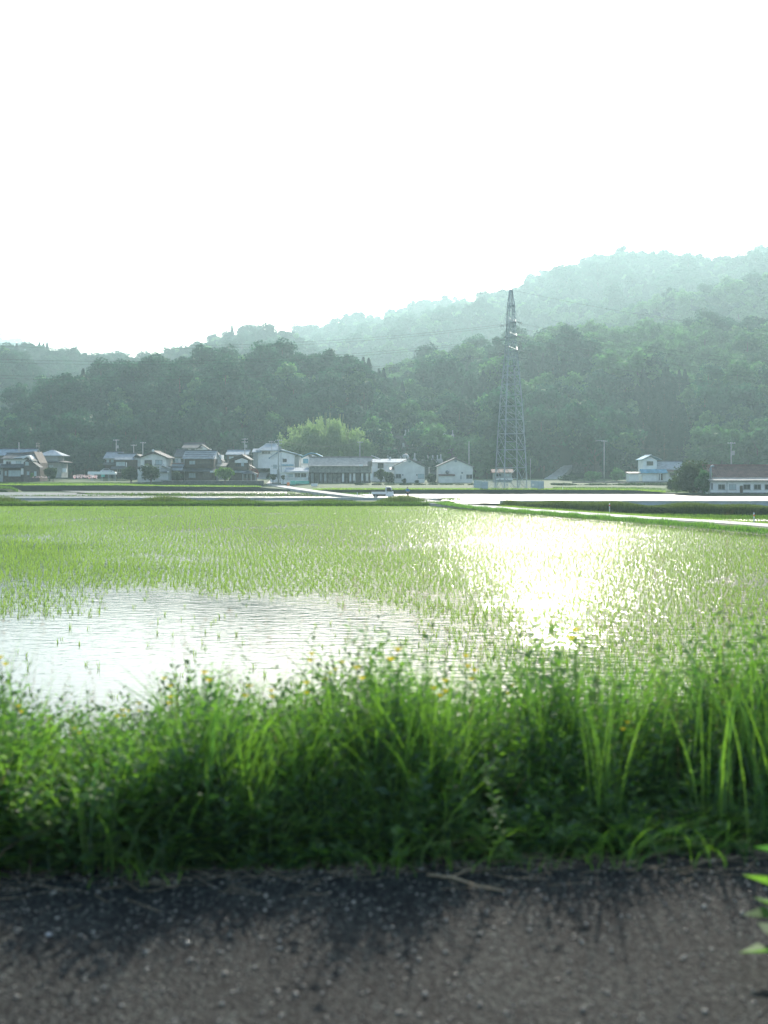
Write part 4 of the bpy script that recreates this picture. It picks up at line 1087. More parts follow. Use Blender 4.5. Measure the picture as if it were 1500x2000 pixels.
h.win(369, 382, 924, 933, 0, 3, 'curtain', 'darkframe', 'sliding_door', False); h.box('door', 386, 394, 923.5, 934.5, -.12, -.01, M['brown']); h.win(397, 412, 924, 931, 0, 3, 'glass', 'darkframe')
h.wall(340, 360.2, 894, 935, 1.2, 8, M['white']); h.roofx(338.5, 361, 879.5, 893, .4, 9, M['tile'], cap=M['tile'], name='side_roof')
h.wall(336.5, 358.5, 911, 935, -1.6, 1.1, M['wood']); h.roofx(335.5, 359.5, 907.5, 919, -2.6, 0, M['tile_pale'], back=False, yr=0, cap=M['brown_roof'], name='side_roof')
h.win(341.5, 346, 897, 904, 1.2, 1, 'curtain'); h.win(352, 357, 896, 903, 1.2, 1); h.win(345, 353, 922.5, 926, -1.6, 2, 'curtain')
h.box('awning', 413, 421, 919.5, 923, -2.6, -1.0, M['cream'])
h = House('upper_house', 'white-gabled house whose tiled roof shows above the large dotted-roof house', 382, 900, 330)
h.wall(358, 405, 876, 905, 0, 8, M['white']); h.roofx(355.5, 396, 866.5, 876, -.8, 8.5, M['tile'], cap=M['tile']); h.roofy(384, 408, 394, 869, 878, -.6, 3, M['tile_y'], name='side_roof'); h.gwall(386, 406, 394.5, 870.5, 877.5, 900, -.2, 3, M['white'], 'gable_wall')
h.win(361, 367, 877.5, 879.8, 0, 2); h.win(374, 380, 877.5, 879.8, 0, 2)
h = House('storehouse', 'small storehouse with a brown sheet roof right of the dotted-roof house', 430, 930, 300)
h.wall(419.5, 441, 909, 930, 0, 5, M['grey']); h.roofx(418.5, 443.5, 905, 911.5, -1.0, 5, M['slate_roof'], yr=2.5)
h.wall(419, 430, 888, 905, 2.2, 7, M['white']); h.roofy(412, 433, 419, 884, 893, 1.6, 7.5, M['tile_y'], q0r=902, name='upper_roof')
# --- dark timber house
h = House('timber_house', 'dark timber house with a white triangular gable under a tiled roof', 468, 936, 297)
h.gwall(447, 485, 474, 892.5, 900, 936, 0, 8, M['wood'])
h.roofy(442, 488.5, 473.5, 889.5, 900.5, -1.0, 8.6, M['tile_y'], trim=M['tile'], q0r=898.5)
h.gwall(458.5, 484, 473, 894.5, 899.5, 904, -.09, -.004, M['white'], 'gable_panel', q0r=899)
h.win(460, 468, 905, 911, 0, 2, 'glass', 'darkframe'); h.win(471, 476.5, 904.5, 910.5, 0, 1, 'curtain', 'darkframe')
bl = h.box('balcony', 456, 486, 912.5, 917.5, -1.2, -.01, M['wood']); h.box('rail', 456, 486, 911.2, 911.8, -1.2, -1.12, M['darkframe'], bl)
h.roofx(450, 486, 919, 923, -2.0, 0, M['tile_pale'], back=False, yr=-.01, name='lower_roof')
h.hip(474, 504, 487, 490, 920, 926, -3.2, .2, M['tile'], name='porch_roof')
pm = MB()
for p in (477, 485, 493, 501): pm.box(h.x(p)-.09, h.x(p)+.09, -2.9, -2.72, -.6, h.z(925.8))
pm.build('porch_post', M['grey'], h.root); h.win(479, 492, 926.8, 934, -1.0, 3, 'glass', 'darkframe', 'sliding_door', False); h.wall(476, 502, 926, 936, -.95, -.01, M['brown'])
h.roofy(483, 496, 484, 908, 910, 0, 4, M['slate_y'], q0r=914.5, name='side_roof')
h.box('lamp', 500, 502, 925, 927.5, -3.5, -3.25, M['vinyl'])
# --- houses behind
h = House('tan_house', 'small tan house with a pale metal roof behind the dark timber house', 462, 905, 332)
h.wall(444, 482, 888, 908, 0, 7, M['brown']); h.roofx(441, 486, 879.5, 888.5, -.8, 8, M['metal_roof'], cap=M['tile']); h.win(448, 456, 892, 896, 0, 2, 'curtain'); h.win(464, 470, 891, 896, 0, 2)
h = House('metal_roofed_house', 'pale house with a broad light metal hipped roof up the lane', 522, 905, 340)
h.wall(504, 546, 880, 908, 0, 8, M['white']); h.hip(500, 549, 516, 538, 867.5, 880.5, -1.0, 9, M['metal_roof'], cap=M['steel']); h.roofx(493, 512, 877, 884, -1.6, 2, M['metal_roof'], back=False, yr=2, name='side_roof'); h.win(512, 528, 882, 886, 0, 3); h.wall(495, 504, 884, 908, -.8, 5, M['grey'])
# --- white building with the blue roof
h = House('white_workshop', 'white sheet-clad workshop with a pale blue gable roof and utility poles in front', 556, 935, 292)
h.gwall(528, 575, 549, 881.5, 893, 935, 0, 9, M['white'], q0r=888.5)
h.roofy(525, 586, 549, 879.5, 896, -.5, 9.5, M['blue_roof_y'], t=.2, q0r=889.5, trim=M['metal_roof'])
h.wall(575, 583, 890, 935, 1.5, 9, M['grey'])
h.win(553, 559.5, 896.5, 901.5, 0, 2, 'glass', 'darkframe'); h.win(534, 540, 908, 914, 0, 2, 'curtain'); h.box('blue_panel', 550, 573.5, 907, 909.5, -.08, -.005, M['blue_roof'])
h.box('cornice', 528, 575, 909.8, 910.8, -.15, -.005, M['grey']); h.box('door', 541, 546, 917, 934.5, -.1, -.005, M['grey'])
h.pipe('downpipe', [(528, 893, -.1), (528, 934, -.1)], .09, M['white'])
h = House('office_annex', 'low white annex with two windows in front of the white workshop', 575, 937.5, 283)
h.wall(549, 601, 922, 937.5, 0, 5, M['white']); h.roofx(556, 602.5, 914.5, 921.5, -.8, 5.5, M['metal_roof'], yr=4, qb=915.5); h.box('fascia', 547, 602.5, 921.7, 923.2, -.95, -.02, M['cream'])
h.win(576, 586, 925, 931.5, 0, 2); h.win(588.5, 598, 925, 931.5, 0, 2); h.win(564, 572, 926, 931, 0, 1, 'curtain'); h.box('canvas_door', 551, 560, 924.5, 934, -.5, -.05, M['vinyl'])
h.box('base_course', 560, 601, 935, 936.2, -.1, -.005, M['grey'])
h = House('blue_gabled_building', 'white building with a curved pale blue gable roof between workshop and barn', 607, 925, 306)
h.gwall(582, 632, 607, 887, 898, 925, 0, 9, M['white'])
b_ = MB(); pr = [(h.x(581), h.z(899.5)), (h.x(590), h.z(893)), (h.x(600), h.z(887.5)), (h.x(608), h.z(885.2)), (h.x(616), h.z(886.2)), (h.x(625), h.z(890.5)), (h.x(633), h.z(894.5))]
b_.prism(pr+[(x, z+.2) for x, z in pr[::-1]], -.6, 9.6).build('roof', M['blue_roof_y'], h.root)
h.win(603, 608.5, 889.3, 892, 0, 2, 'glass', 'darkframe', sill=False); h.box('blue_panel', 592, 602, 896, 905, -.1, -.005, M['blue_roof']); h.box('cornice', 582, 632, 905.8, 906.8, -.1, -.005, M['grey'])
# --- long barn
h = House('long_barn', 'long open-fronted barn with a grey sheet roof, dark posts and white panels', 664, 942, 286)
h.wall(603.5, 725, 911, 942, 1.2, 9, M['barn']); h.roofx(602, 726.5, 894.5, 911, -.7, 9.6, M['slate_roof'], t=.14, cap=M['rust'], gable=M['barn'])
h.box('weathered_boards', 604, 725, 911.2, 923, 0, .12, M['barn']); h.box('beam', 603.5, 725, 923, 924.4, -.12, .14, M['wood'])
rb = np.random.default_rng(9); p = 604.5
while p < 722:
    h.box('post', p, p+1.6, 924.4, 943.5, -.1, .12, M['wood']); w = rb.uniform(4.5, 7.5)
    if rb.uniform() < .62: h.box('panel', p+2.0+rb.uniform(0, 1), p+1.6+w*rb.uniform(.62, .9), 924.6, rb.choice([939., 940., 941.]), .16, .24, M[str(rb.choice(['white', 'cream', 'grey']))])
    if rb.uniform() < .35: h.box('shelf', p+2, p+w+1, 931, 932, .3, .9, M['brown'])
    p += w+2
h.box('gable_flashing', 718, 726.6, 901, 911, -.95, -.72, M['rust']); h.box('loose_sheet', 702, 709, 907, 910.5, -.9, -.72, M['vinyl'])
# --- flat-roofed white building with a goose-neck duct
h = House('white_factory', 'white flat-roofed building with a fat curved duct between barn and first shed', 762, 935, 304)
h.wall(726, 796, 904, 935, 0, 9, M['white']); h.roofx(725, 798, 897, 904, -.6, 9.6, M['metal_roof'], yr=5)
h.win(738.5, 748.5, 904.8, 913.5, 0, 3, 'glass', 'darkframe'); h.win(730, 735, 922, 931, 0, 1)
h.pipe('duct', [(797.5, 899, 3), (797.5, 893, 3), (796, 889.5, 3), (792.5, 888.2, 3), (789, 889.5, 3), (787.5, 892.5, 3)], .36, M['steel'])
h.pipe('roof_vent', [(762, 899, 4), (762, 893.5, 4)], .2, M['steel']); h.box('vent_cap', 760, 764, 892, 893.5, 3.7, 4.3, M['white'])
h.pipe('slanting_pipe', [(725, 889, 5), (749, 898.4, 4)], .09, M['cream']); h.box('roof_box', 718, 726, 891, 894, 4.5, 5.5, M['grey'])
# --- two pale gabled sheds
h = House('gabled_shed', 'first pale gabled shed with two small windows, beside the shrubs', 800, 942, 290)
h.gwall(770.5, 829.5, 800, 897.5, 911.5, 942, 0, 11, M['cream'], q0r=912.5)
h.roofy(766, 831.5, 800, 895.3, 912.5, -.35, 11.3, M['slate_y'], q0r=912.8, trim=M['rust'])
h.roofx(761, 771, 913.5, 918.5, -.2, 8, M['rust'], back=False, yr=8, name='side_roof')
h.win(773, 783, 926, 933.5, 0, 2, 'glass', 'frame'); h.win(816.5, 828, 926, 934, 0, 2, 'curtain', 'frame')
for p in (786.5, 814): h.box('wall_vent', p-1, p+1.2, 926.2, 929, -.2, -.01, M['dark_steel'])
v = MB(); v.tube([(h.x(800), -.25, h.z(900.5)), (h.x(800), -.01, h.z(900.5))], .36, 12); v.build('gable_vent', M['grey'], h.root)
h = House('gabled_shed', 'second pale gabled shed with a lean-to store and round extractor', 890, 942, 290)
h.gwall(856.5, 923.5, 890, 897.5, 910, 942, 0, 11, M['cream'], q0r=911.5)
h.roofy(853.5, 926, 890, 895.3, 911.5, -.35, 11.3, M['slate_y'], q0r=912.5, trim=M['rust'])
h.wall(857.5, 887, 929.5, 942, -1.6, -.01, M['cream'], 'lean_to'); h.roofx(856, 888, 927, 929.5, -1.9, 0, M['brown_roof'], back=False, yr=-.02, name='lean_to_roof')
h.win(911, 922, 927, 934.5, 0, 2, 'glass', 'frame'); h.box('door_slit', 899, 901.5, 928.5, 936, -.06, -.01, M['grey'])
v = MB(); v.tube([(h.x(890), -.25, h.z(900)), (h.x(890), -.01, h.z(900))], .36, 12); v.build('gable_vent', M['grey'], h.root)
v = MB(); v.ball((h.x(873.5), -.45, h.z(922)), .5, 10, 7); v.box(h.x(871), h.x(876), -.7, -.02, h.z(927), h.z(923.5)); v.build('extractor', M['dark_steel'], h.root); h.box('wall_vent', 901, 904, 922, 925, -.3, -.01, M['dark_steel'])
# --- hut behind the pylon
h = House('field_hut', 'small hut with a brown-grey roof seen through the pylon legs', 981, 938, 302)
h.wall(965, 1000, 924, 938, 0, 4, M['grey']); h.roofx(960, 1003, 917.5, 924, -.8, 4.6, M['brown_roof']); h.win(969, 978, 926, 930.5, 0, 2); h.win(984, 994, 926, 930.5, 0, 2, 'curtain'); h.box('white_bench', 966.5, 1001, 933.8, 937, -.9, -.3, M['vinyl'])
# --- white house with the blue lean-to
h = House('white_house', 'white two-storey house with a blue lean-to roof at the foot of the right wood', 1285, 938.5, 302)
h.gwall(1256, 1283, 1271, 892, 898.5, 938.5, 0, 6, M['white'], q0r=899.5)
h.roofy(1253, 1291, 1271, 889.8, 898.5, -.5, 7, M['blue_roof_y'], q0r=898, trim=M['metal_roof'])
h.win(1263.5, 1275, 901.5, 908, 0, 2, 'glass', 'darkframe')
h.wall(1283, 1333, 915, 938.5, 1.2, 8, M['white']); h.roofx(1281, 1340, 902.5, 917.3, -.2, 9, M['tile_pale'], cap=M['tile'])
h.roofx(1249, 1301, 917.3, 924.3, -1.9, 0, M['blue_roof'], back=False, yr=-.02, name='lean_to_roof'); h.wall(1253, 1281, 924.5, 938.5, -1.0, -.02, M['white'], 'lean_to')
h.roofx(1299, 1330, 917.5, 921.5, -1.2, 1.2, M['brown_roof'], back=False, yr=1.18, name='porch_roof'); h.win(1310.5, 1323, 924.5, 930, 1.2, 2, 'glass', 'darkframe'); h.box('door', 1288, 1296, 925, 938, 1.05, 1.19, M['wood'])
pm = MB()
for p in (1283, 1286.5, 1299.5): pm.box(h.x(p)-.09, h.x(p)+.09, -1.8, -1.62, -.6, h.z(924.5))
pm.build('porch_post', M['white'], h.root)
h.wall(1226, 1245, 925.2, 938.5, -1.4, 2, M['cream'], 'store'); h.roofx(1224.5, 1250, 923, 925.2, -1.8, 2.2, M['rust'], yr=2.0, name='store_roof'); h.box('white_bench', 1269, 1280, 937.6, 938.4, -2.6, -1.9, M['vinyl'])
# --- long brown-roofed building at the right
h = House('long_shed', 'long single-storey building with brown roof, pale wall and a row of windows', 1460, 963.5, 206)
h.wall(1388, 1640, 939, 963.5, 0, 9, M['white']); h.roofx(1389, 1642, 911.5, 934, 2.2, 9.6, M['brown_roof'], cap=M['brown_roof'], gable=M['grey'])
h.roofx(1383.5, 1642, 933.2, 939.5, -.8, 3, M['slate_roof'], back=False, yr=3, name='lower_roof'); h.wall(1390, 1640, 933, 939.2, 2.4, 9, M['grey'], 'upper_wall')
h.box('foundation', 1386, 1642, 962, 969.5, -.25, -.003, M['stone'])
for i, p in enumerate((1403, 1424.5, 1452.5, 1473, 1494, 1515, 1536, 1557)): h.win(p, p+12.3, 946.5, 955.5, 0, 2, 'curtain' if i == 1 else 'glass')
h.win(1387.9+1.5, 1391.5, 944, 955, 0, 1); d_ = h.box('door', 1445, 1450.5, 948.5, 962.4, -.1, -.005, M['wood']); h.box('downpipe', 1419.2, 1420.3, 941, 962, -.15, -.01, M['grey'])
h.pipe('duct', [(1387.5, 934, -.1), (1387.5, 915, -.1), (1388.2, 911.6, -.1), (1391, 909.8, 0), (1394, 911, .1)], .20, M['steel'])

# ------------------------------------------------------------------ walls, canal, fence, pylon, poles
def wallthing(name, label, m, pts, z0, z1, th, cat='wall', cap=None):
    t = MB()
    for (a, b), (c, d) in zip(pts[:-1], pts[1:]): t.bar((a, b, (z0+z1)/2), (c, d, (z0+z1)/2), th, z1-z0)
    o = t.build(name, m); prop(o, label, cat)
    if cap:
        t = MB()
        for (a, b), (c, d) in zip(pts[:-1], pts[1:]): t.bar((a, b, z1+.05), (c, d, z1+.05), th*1.5, .1)
        t.build('coping', cap, o)
    return o
wallthing('stone_wall', 'long dark stone retaining wall in front of the large houses', M['stone'], [(PX(318, 288.5), 288.5), (PX(515, 288.5), 288.5)], -2.6, -.55, .7, cap=M['concrete'])
wallthing('stone_wall', 'dark retaining wall below the white house with the blue lean-to', M['stone'], [(PX(1118, 297), 297), (PX(1335, 297), 297)], -2.6, -.75, .6)
o = wallthing('canal_wall', 'long pale concrete channel wall along the left road', M['canal'], [(PX(-560, 163), 163), (PX(800, 163), 163)], -2.75, -1.98, .35, cap=M['canal'])
o = wallthing('canal_wall', 'pale concrete channel wall in front of the right paddy', M['canal'], [(PX(976, 150), 150), (PX(1480, 149), 149), (PX(1900, 148), 148)], -2.75, -2.05, .35, cap=M['canal'])
# ramp road and terraces on the hill foot
RP = [(1072, 345, -.6), (1082, 352, .2), (1094, 360, 1.6), (1106, 369, 3.2), (1122, 378, 4.8), (1150, 384, 5.6)]
ribbon('ramp_road', M['concrete'], [(PX(p, y), y, z) for p, y, z in RP], 4.0, 'steep concrete ramp climbing to the wooded hill', skirt=4.0)
wallthing('terrace_wall', 'pale stone terrace wall beside the top of the concrete ramp', M['stone'], [(PX(1118, 366), 366), (PX(1178, 362), 362)], 0.5, 5.2, .8)
for i, (p0, p1, Y, z1) in enumerate([(745, 890, 356, 5.2), (760, 895, 367, 9.5), (770, 890, 379, 14)]):
    wallthing('terrace_wall', ['lowest', 'middle', 'topmost'][i]+' mossy terrace wall of the hillside graveyard', M['stone'], [(PX(p0, Y), Y), (PX(p1, Y+2), Y+2)], z1-4.5, z1, .7)
rgv = np.random.default_rng(15); gs = None
for i in range(34):
    j = i % 3; Y = (357.5, 369, 381)[j]; p = rgv.uniform(755, 885); z = (5.2, 9.5, 14)[j]
    if gs is None:
        m_ = MB(); m_.box(-.55, .55, -.55, .55, -.6, .3).box(-.4, .4, -.4, .4, .303, .6); g_ = empty('gravestone', (0, 0, 0)); m_.build('plinth', M['granite'], g_)
        m_ = MB(); m_.box(-.2, .2, -.2, .2, .603, 1.75); m_.build('stone_pillar', M['granite'], g_); gs = g_; t = g_
    else:
        t = gs.copy(); COL.objects.link(t)
        for c in gs.children: k = c.copy(); COL.objects.link(k); k.parent = t
    t.location = (PX(p, Y), Y, z); s = rgv.uniform(.7, 1.15); t.scale = (s, s, s*rgv.uniform(.8, 1.4)); t.rotation_euler = (0, 0, rgv.uniform(-.2, .2))
    prop(t, 'grey granite gravestone on a hillside terrace above the gabled sheds', 'gravestone', 'gravestones on the hillside terraces')

# fence round the pylon
t = empty('wire_fence', (PX(1001, 226), 226, -1.70)); prop(t, 'pale steel mesh fence with two small signs around the pylon foot', 'fence')
fx0, fx1 = PX(941, 226)-PX(1001, 226), PX(1062, 226)-PX(1001, 226)
for nm, (xa, ya, xb, yb) in {'front': (fx0, 0, fx1, 0), 'left': (fx0, 0, fx0, 20), 'right': (fx1, 0, fx1, 20), 'rear': (fx0, 20, fx1, 20)}.items():
    m_ = MB(); L = math.hypot(xb-xa, yb-ya); n = int(L/.16)
    for i in range(n+1): f = i/n; m_.tube([(xa+(xb-xa)*f, ya+(yb-ya)*f, -.3), (xa+(xb-xa)*f, ya+(yb-ya)*f, 1.65)], .013, 4, False)
    for zz in (.1, .6, 1.1, 1.62): m_.tube([(xa, ya, zz), (xb, yb, zz)], .02, 4)
    m_.build('mesh_panel', M['net'], t)
    np_ = max(2, int(L/2.2))
    for i in range(np_): f = i/np_; MB().box(xa+(xb-xa)*f-.035, xa+(xb-xa)*f+.035, ya+(yb-ya)*f+.03, ya+(yb-ya)*f+.1, -.6, 1.75).build('post', M['net'], t)
for p in (989.5, 1041): x = PX(p, 226)-PX(1001, 226); MB().box(x-.22, x+.22, -.06, -.03, .75, 1.15).build('sign_plate', M['cream'], t)
for xa in (fx0, fx1-1.25): MB().box(xa, xa+1.25, .012, .03, 0, 1.6).build('solid_panel', M['net'], t)

# lattice pylon
def pylon():
    Y = 237.0; z0 = -1.9; t = empty('lattice_pylon', (PX(998, Y), Y, z0), R(16)); prop(t, 'tall steel lattice transmission pylon standing in front of the wooded hill', 'pylon')
    lv = [(0, 2.55), (4.6, 2.42), (8.4, 2.27), (11.8, 2.12), (14.8, 1.96), (17.6, 1.80), (20.0, 1.64), (22.2, 1.48), (24.2, 1.33), (26.1, 1.19), (28.0, 1.05), (29.8, .90), (32.0, .80), (34.6, .72), (37.0, .64), (39.2, .54), (42.2, .22)]
    cor = lambda i, c: Vector((lv[i][1]*(1, 1, -1, -1)[c], lv[i][1]*(-1, 1, 1, -1)[c], lv[i][0]))
    for c in range(4):
        m_ = MB()
        for i in range(len(lv)-1): m_.bar(cor(i, c), cor(i+1, c), .19 if i < 10 else .14)
        m_.build('leg', M['steel'], t)
        MB().box(cor(0, c).x-.45, cor(0, c).x+.45, cor(0, c).y-.45, cor(0, c).y+.45, -1.0, .35).build('footing', M['concrete'], t)
    br, hz_ = MB(), MB()
    for i in range(len(lv)-1):
        for c in range(4):
            a, b, d, e = cor(i, c), cor(i, (c+1) % 4), cor(i+1, c), cor(i+1, (c+1) % 4)
            w = .085 if i < 10 else .07
            if i < 10:
                br.bar(a, e, w) if c != 3 else br.bar(b, d, w)
                if c in (0, 2) or i == 0: br.bar(b, d, w)
                hz_.bar(d, e, .11)
                if i < 5: hz_.bar((a+d)/2, (a+d)*.33+(b+e)*.17, .09)
            else:
                br.bar(a, e, w); br.bar(b, d, w); hz_.bar(d, e, .09)
    br.build('cross_bracing', M['steel'], t); hz_.build('horizontal_strut', M['steel'], t)
    for zz, L, w in ((29.0, 3.5, 1.0), (32.0, 3.1, .8), (35.0, 2.7, .7), (38.6, 1.6, .55)):
        for sg in (1, -1):
            m_ = MB(); tip = Vector((0, sg*L, zz+.15))
            for sx in (1, -1): m_.bar((sx*w, sg*w*.9, zz), tip, .11); m_.bar((sx*w*.95, sg*w*.9, zz+1.15), tip, .08)
            m_.bar((w, sg*w*.9, zz), (-w, sg*w*.9, zz), .09)
            for f in (.35, .68): m_.bar((w*(1-f), sg*(w*.9+(L-w*.9)*f), zz+.15*f), (-w*(1-f), sg*(w*.9+(L-w*.9)*f), zz+.15*f), .07)
            ca = m_.build('crossarm', M['steel'], t)
            if zz < 36:
                for sx in (1, -1):
                    i_ = MB()
                    for k in range(7): i_.tube([(sx*(.25+.17*k), sg*L, zz+.1-.03*k), (sx*(.31+.17*k), sg*L, zz+.1-.03*k)], .13, 8)
                    i_.tube([(0, sg*L, zz+.14), (sx*1.5, sg*L, zz-.12)], .03, 5); i_.build('insulator', M['grey'], ca)
    ld = MB()
    for i in range(80): ld.box(lv[0][1]*0-.2, .2, -.02, .02, 1+i*.5, 1.04+i*.5)
    ca, sa = math.cos(R(16)), math.sin(R(16))
    n = 0
    for zz, L in ((29.0, 3.5), (32.0, 3.1), (35.0, 2.7), (42.3, 0)):
        for sg in ((1, -1) if L else (1,)):
            bx, by = PX(998, Y)-sa*sg*L, Y+ca*sg*L
            pts = []
            for k in range(-24, 25):
                s_ = k/24*190; pts.append((bx+ca*s_, by+sa*s_, z0+zz-.1-7.5*(1-(abs(abs(k)/24-.5)*2)**2)))
            w_ = MB(); w_.tube(pts, .018, 4, False); o = w_.build('power_line', M['wire'])
            prop(o, f"thin power line strung from the {['lowest', 'middle', 'upper', 'very top'][[29.0, 32.0, 35.0, 42.3].index(zz)]} {'front' if sg < 0 else 'rear'} arm of the pylon" if L else 'thin earth wire strung from the very top of the pylon', 'wire', 'power lines of the pylon'); n += 1
pylon()

# utility poles
def pole(px, Y, ytop, label, arms=1, box=False, ins=True, lampd=0, th=.15):
    z = gz(px, min(Y, 351)) - .3; H = PZ(ytop, Y)-z
    t = empty('utility_pole', (PX(px, Y), Y, z), R(12)); prop(t, label, 'pole', 'utility poles in the village')
    MB().tube([(0, 0, -.5), (0, 0, H)], [th*1.15, th*.75], 9).build('pole_shaft', M['pole'], t, True)
    for i in range(arms):
        zz = H-.35-.8*i; a = MB().box(-.85, .85, -.2, -.1, zz-.05, zz+.05).build('crossarm', M['steel'], t)
        m_ = MB()
        for x in (-.75, -.3, .3, .75): m_.tube([(x, -.15, zz+.053), (x, -.15, zz+.13), (x, -.15, zz+.27)], [.05, .085, .045], 7)
        m_.build('insulator', M['ceramic'], a)
    if box: MB().tube([(.42, -.05, H-2.7), (.42, -.05, H-1.8)], .3, 10).build('transformer', M['grey'], t)
    if lampd:
        a = MB(); a.tube([(0, -.1, H-.1), (lampd*2.6, -.2, H-.25)], .07, 6); a.build('bracket', M['steel'], t)
    return t
pole(37, 300, 864, 'thin pole behind the roof of the leftmost farmhouse', 0)
pole(227, 332, 858, 'pole with a grey drum transformer behind the small tiled house', 1, True)
pole(261, 335, 868, 'short dim pole between the tiled houses and the gabled house', 1)
pole(279, 330, 863, 'slim pole rising behind the left slope of the dark gable', 1)
pole(478, 318, 856, 'pole with two crossarms behind the dark timber house', 2, True)
pole(531, 308, 861, 'pole at the left corner of the white workshop', 1)
pole(544, 286, 858, 'tall pole with two crossarms and a transformer before the workshop', 2, True, th=.2)
pole(549, 284.5, 884, 'shorter steel pole right beside the tall workshop pole', 0, False, th=.13)
pole(703, 330, 862, 'pole behind the roof of the long barn', 1)
pole(838, 306, 912, 'short white post between the two gabled sheds', 0, th=.16)
pole(916, 322, 862, 'slim pole rising behind the second gabled shed', 0, th=.17)
pole(1036, 330, 896, 'thin dim pole right of the pylon foot', 0, th=.12)
pole(1180, 306, 859.5, 'pole with a long bracket arm near the concrete ramp', 1, lampd=-1, th=.17)
pole(1428, 226, 863, 'pole with a transformer behind the long brown-roofed building', 1, True, th=.14)
def sag(a, b, s, label):
    w = MB(); a, b = Vector(a), Vector(b)
    w.tube([a.lerp(b, k/14)-Vector((0, 0, s*4*(k/14)*(1-k/14))) for k in range(15)], .018, 4, False)
    prop(w.build('power_line', M['wire']), label, 'wire', 'village power lines')
def tp(px, Y, q): return (PX(px, Y), Y, PZ(q, Y))
sag(tp(227, 332, 860), tp(478, 318, 858), 1.4, 'sagging wire over the tiled roofs from the drum-transformer pole')
sag(tp(478, 318, 858), tp(544, 286, 860), .8, 'wire from the timber house pole to the tall workshop pole')
sag(tp(544, 286, 860), tp(703, 330, 864), 1.4, 'wire from the tall workshop pole over the long barn')
sag(tp(703, 330, 864), tp(916, 322, 864), 1.6, 'wire running behind the two gabled sheds')
sag(tp(1180, 306, 863), tp(1428, 226, 866), 1.6, 'wire from the bracket pole towards the long brown-roofed building')
sag(tp(916, 322, 864), tp(1180, 306, 863), 1.8, 'wire passing behind the pylon to the bracket pole')

# ------------------------------------------------------------------ shrubs and garden trees
def shrub_mesh(seed, r, hgt, lobes, per, leaf):
    rng = np.random.default_rng(seed); C, Nn = [], []
    for i in range(lobes):
        a = rng.uniform(0, 2*PI); q = r*rng.uniform(.1, .75); c = np.array([math.cos(a)*q, math.sin(a)*q, hgt*rng.uniform(.25, .8)]); lr = r*rng.uniform(.3, .5)
        d = rng.normal(size=(per, 3)); d /= np.linalg.norm(d, axis=1, keepdims=True)
        C.append(c+d*lr*rng.uniform(.5, 1.1, (per, 1))*np.array([1, 1, .8*min(1.4, hgt/r/1.1)])); Nn.append(d+rng.normal(size=(per, 3))*.5)
    C = np.concatenate(C); C[:, 2] = np.maximum(C[:, 2], .05); s = rng.uniform(.6, 1.2, len(C))*leaf
    return np_mesh('crown', *quads_from(C, np.concatenate(Nn), s, s*.7, rng))
def shrub(name, px0, px1, qt, qb, Y, leaf, label, seed, cat='shrub', group=None, lobes=14, per=110):
    k = Y/F; r = (px1-px0)/2*k; hgt = (qb-qt)*k; px = (px0+px1)/2
    t = empty(name, (PX(px, Y), Y, PZ(qb, Y))); prop(t, label, cat, group)
    link('crown', shrub_mesh(seed, r, hgt*.86, lobes+4, per, .10*r**.5+.06), LEAF[leaf], t)
    m_ = MB(); m_.tube([(0, 0, -1.0), (.05, 0, hgt*.3), (-.03, .05, hgt*.7)], [r*.07+.04, r*.05+.03, .03], 6)
    for a in (0, 2.1, 4.2): m_.tube([(0, 0, hgt*.2), (math.cos(a)*r*.4, math.sin(a)*r*.4, hgt*.5)], [.05, .02], 5)
    m_.build('trunk', M['bark'], t); return t
shrub('garden_shrub', 240, 272, 908, 938, 286, 'shrub', 'dense dark shrub left of the pale gabled house', 1)
shrub('garden_tree', 272, 318, 903, 938, 284, 'shrub', 'broad dark garden tree hiding the front of the pale gabled house', 2, 'tree', lobes=18)
shrub('bright_shrub', 420, 459, 911.5, 938, 281, 'bright', 'rounded bright green shrub above the stone wall', 3, lobes=16)
shrub('red_maple', 484, 506, 912, 936, 300, 'maple', 'dark red leafed shrub beside the porch of the timber house', 4)
shrub('garden_shrub', 335, 357, 918, 937, 287, 'shrub', 'low dark shrub under the small dotted roof', 5)
shrub('garden_shrub', 81, 113, 908, 932, 300, 'shrub', 'grey green shrub before the hip-roofed house', 6)
shrub('garden_shrub', 190, 232, 901, 922, 338, 'shrub', 'dark shrub mass behind the white vinyl canopy', 7)
shrub('conical_shrub', 59.5, 66.5, 921, 934, 290, 'bright', 'small cone shaped light green shrub before the farmhouse', 8, lobes=8)
shrub('garden_shrub', 97, 110, 926, 935, 290, 'shrub', 'small round shrub in the vegetable plot', 9, lobes=8)
shrub('garden_shrub', 525, 541, 925, 937, 287, 'shrub', 'dark shrub at the roadside below the workshop poles', 10, lobes=9)
shrub('garden_shrub', 548, 557, 926, 937, 281, 'shrub', 'potted dark shrub at the annex door', 11, lobes=6)
shrub('garden_shrub', 731, 757, 911, 941, 293, 'shrub', 'leafy shrub leaning on the flat-roofed white building', 12)
shrub('garden_shrub', 748, 772, 919, 943, 287, 'shrub', 'dark rounded shrub against the first gabled shed', 13)
shrub('garden_shrub', 784, 796, 934, 943, 286, 'shrub', 'small clipped bush under the first gabled shed wall', 14, lobes=7)
shrub('garden_shrub', 810, 820, 937, 943.5, 286, 'shrub', 'tiny round bush under the right window of the first shed', 15, lobes=6)
shrub('garden_shrub', 831, 853, 921, 944, 292, 'shrub', 'dark bush filling the gap between the two gabled sheds', 16)
shrub('hillside_bush', 1318, 1392, 889, 966, 214, 'shrub', 'large dark tree mass beside the long brown-roofed building', 17, 'tree', lobes=30, per=130)
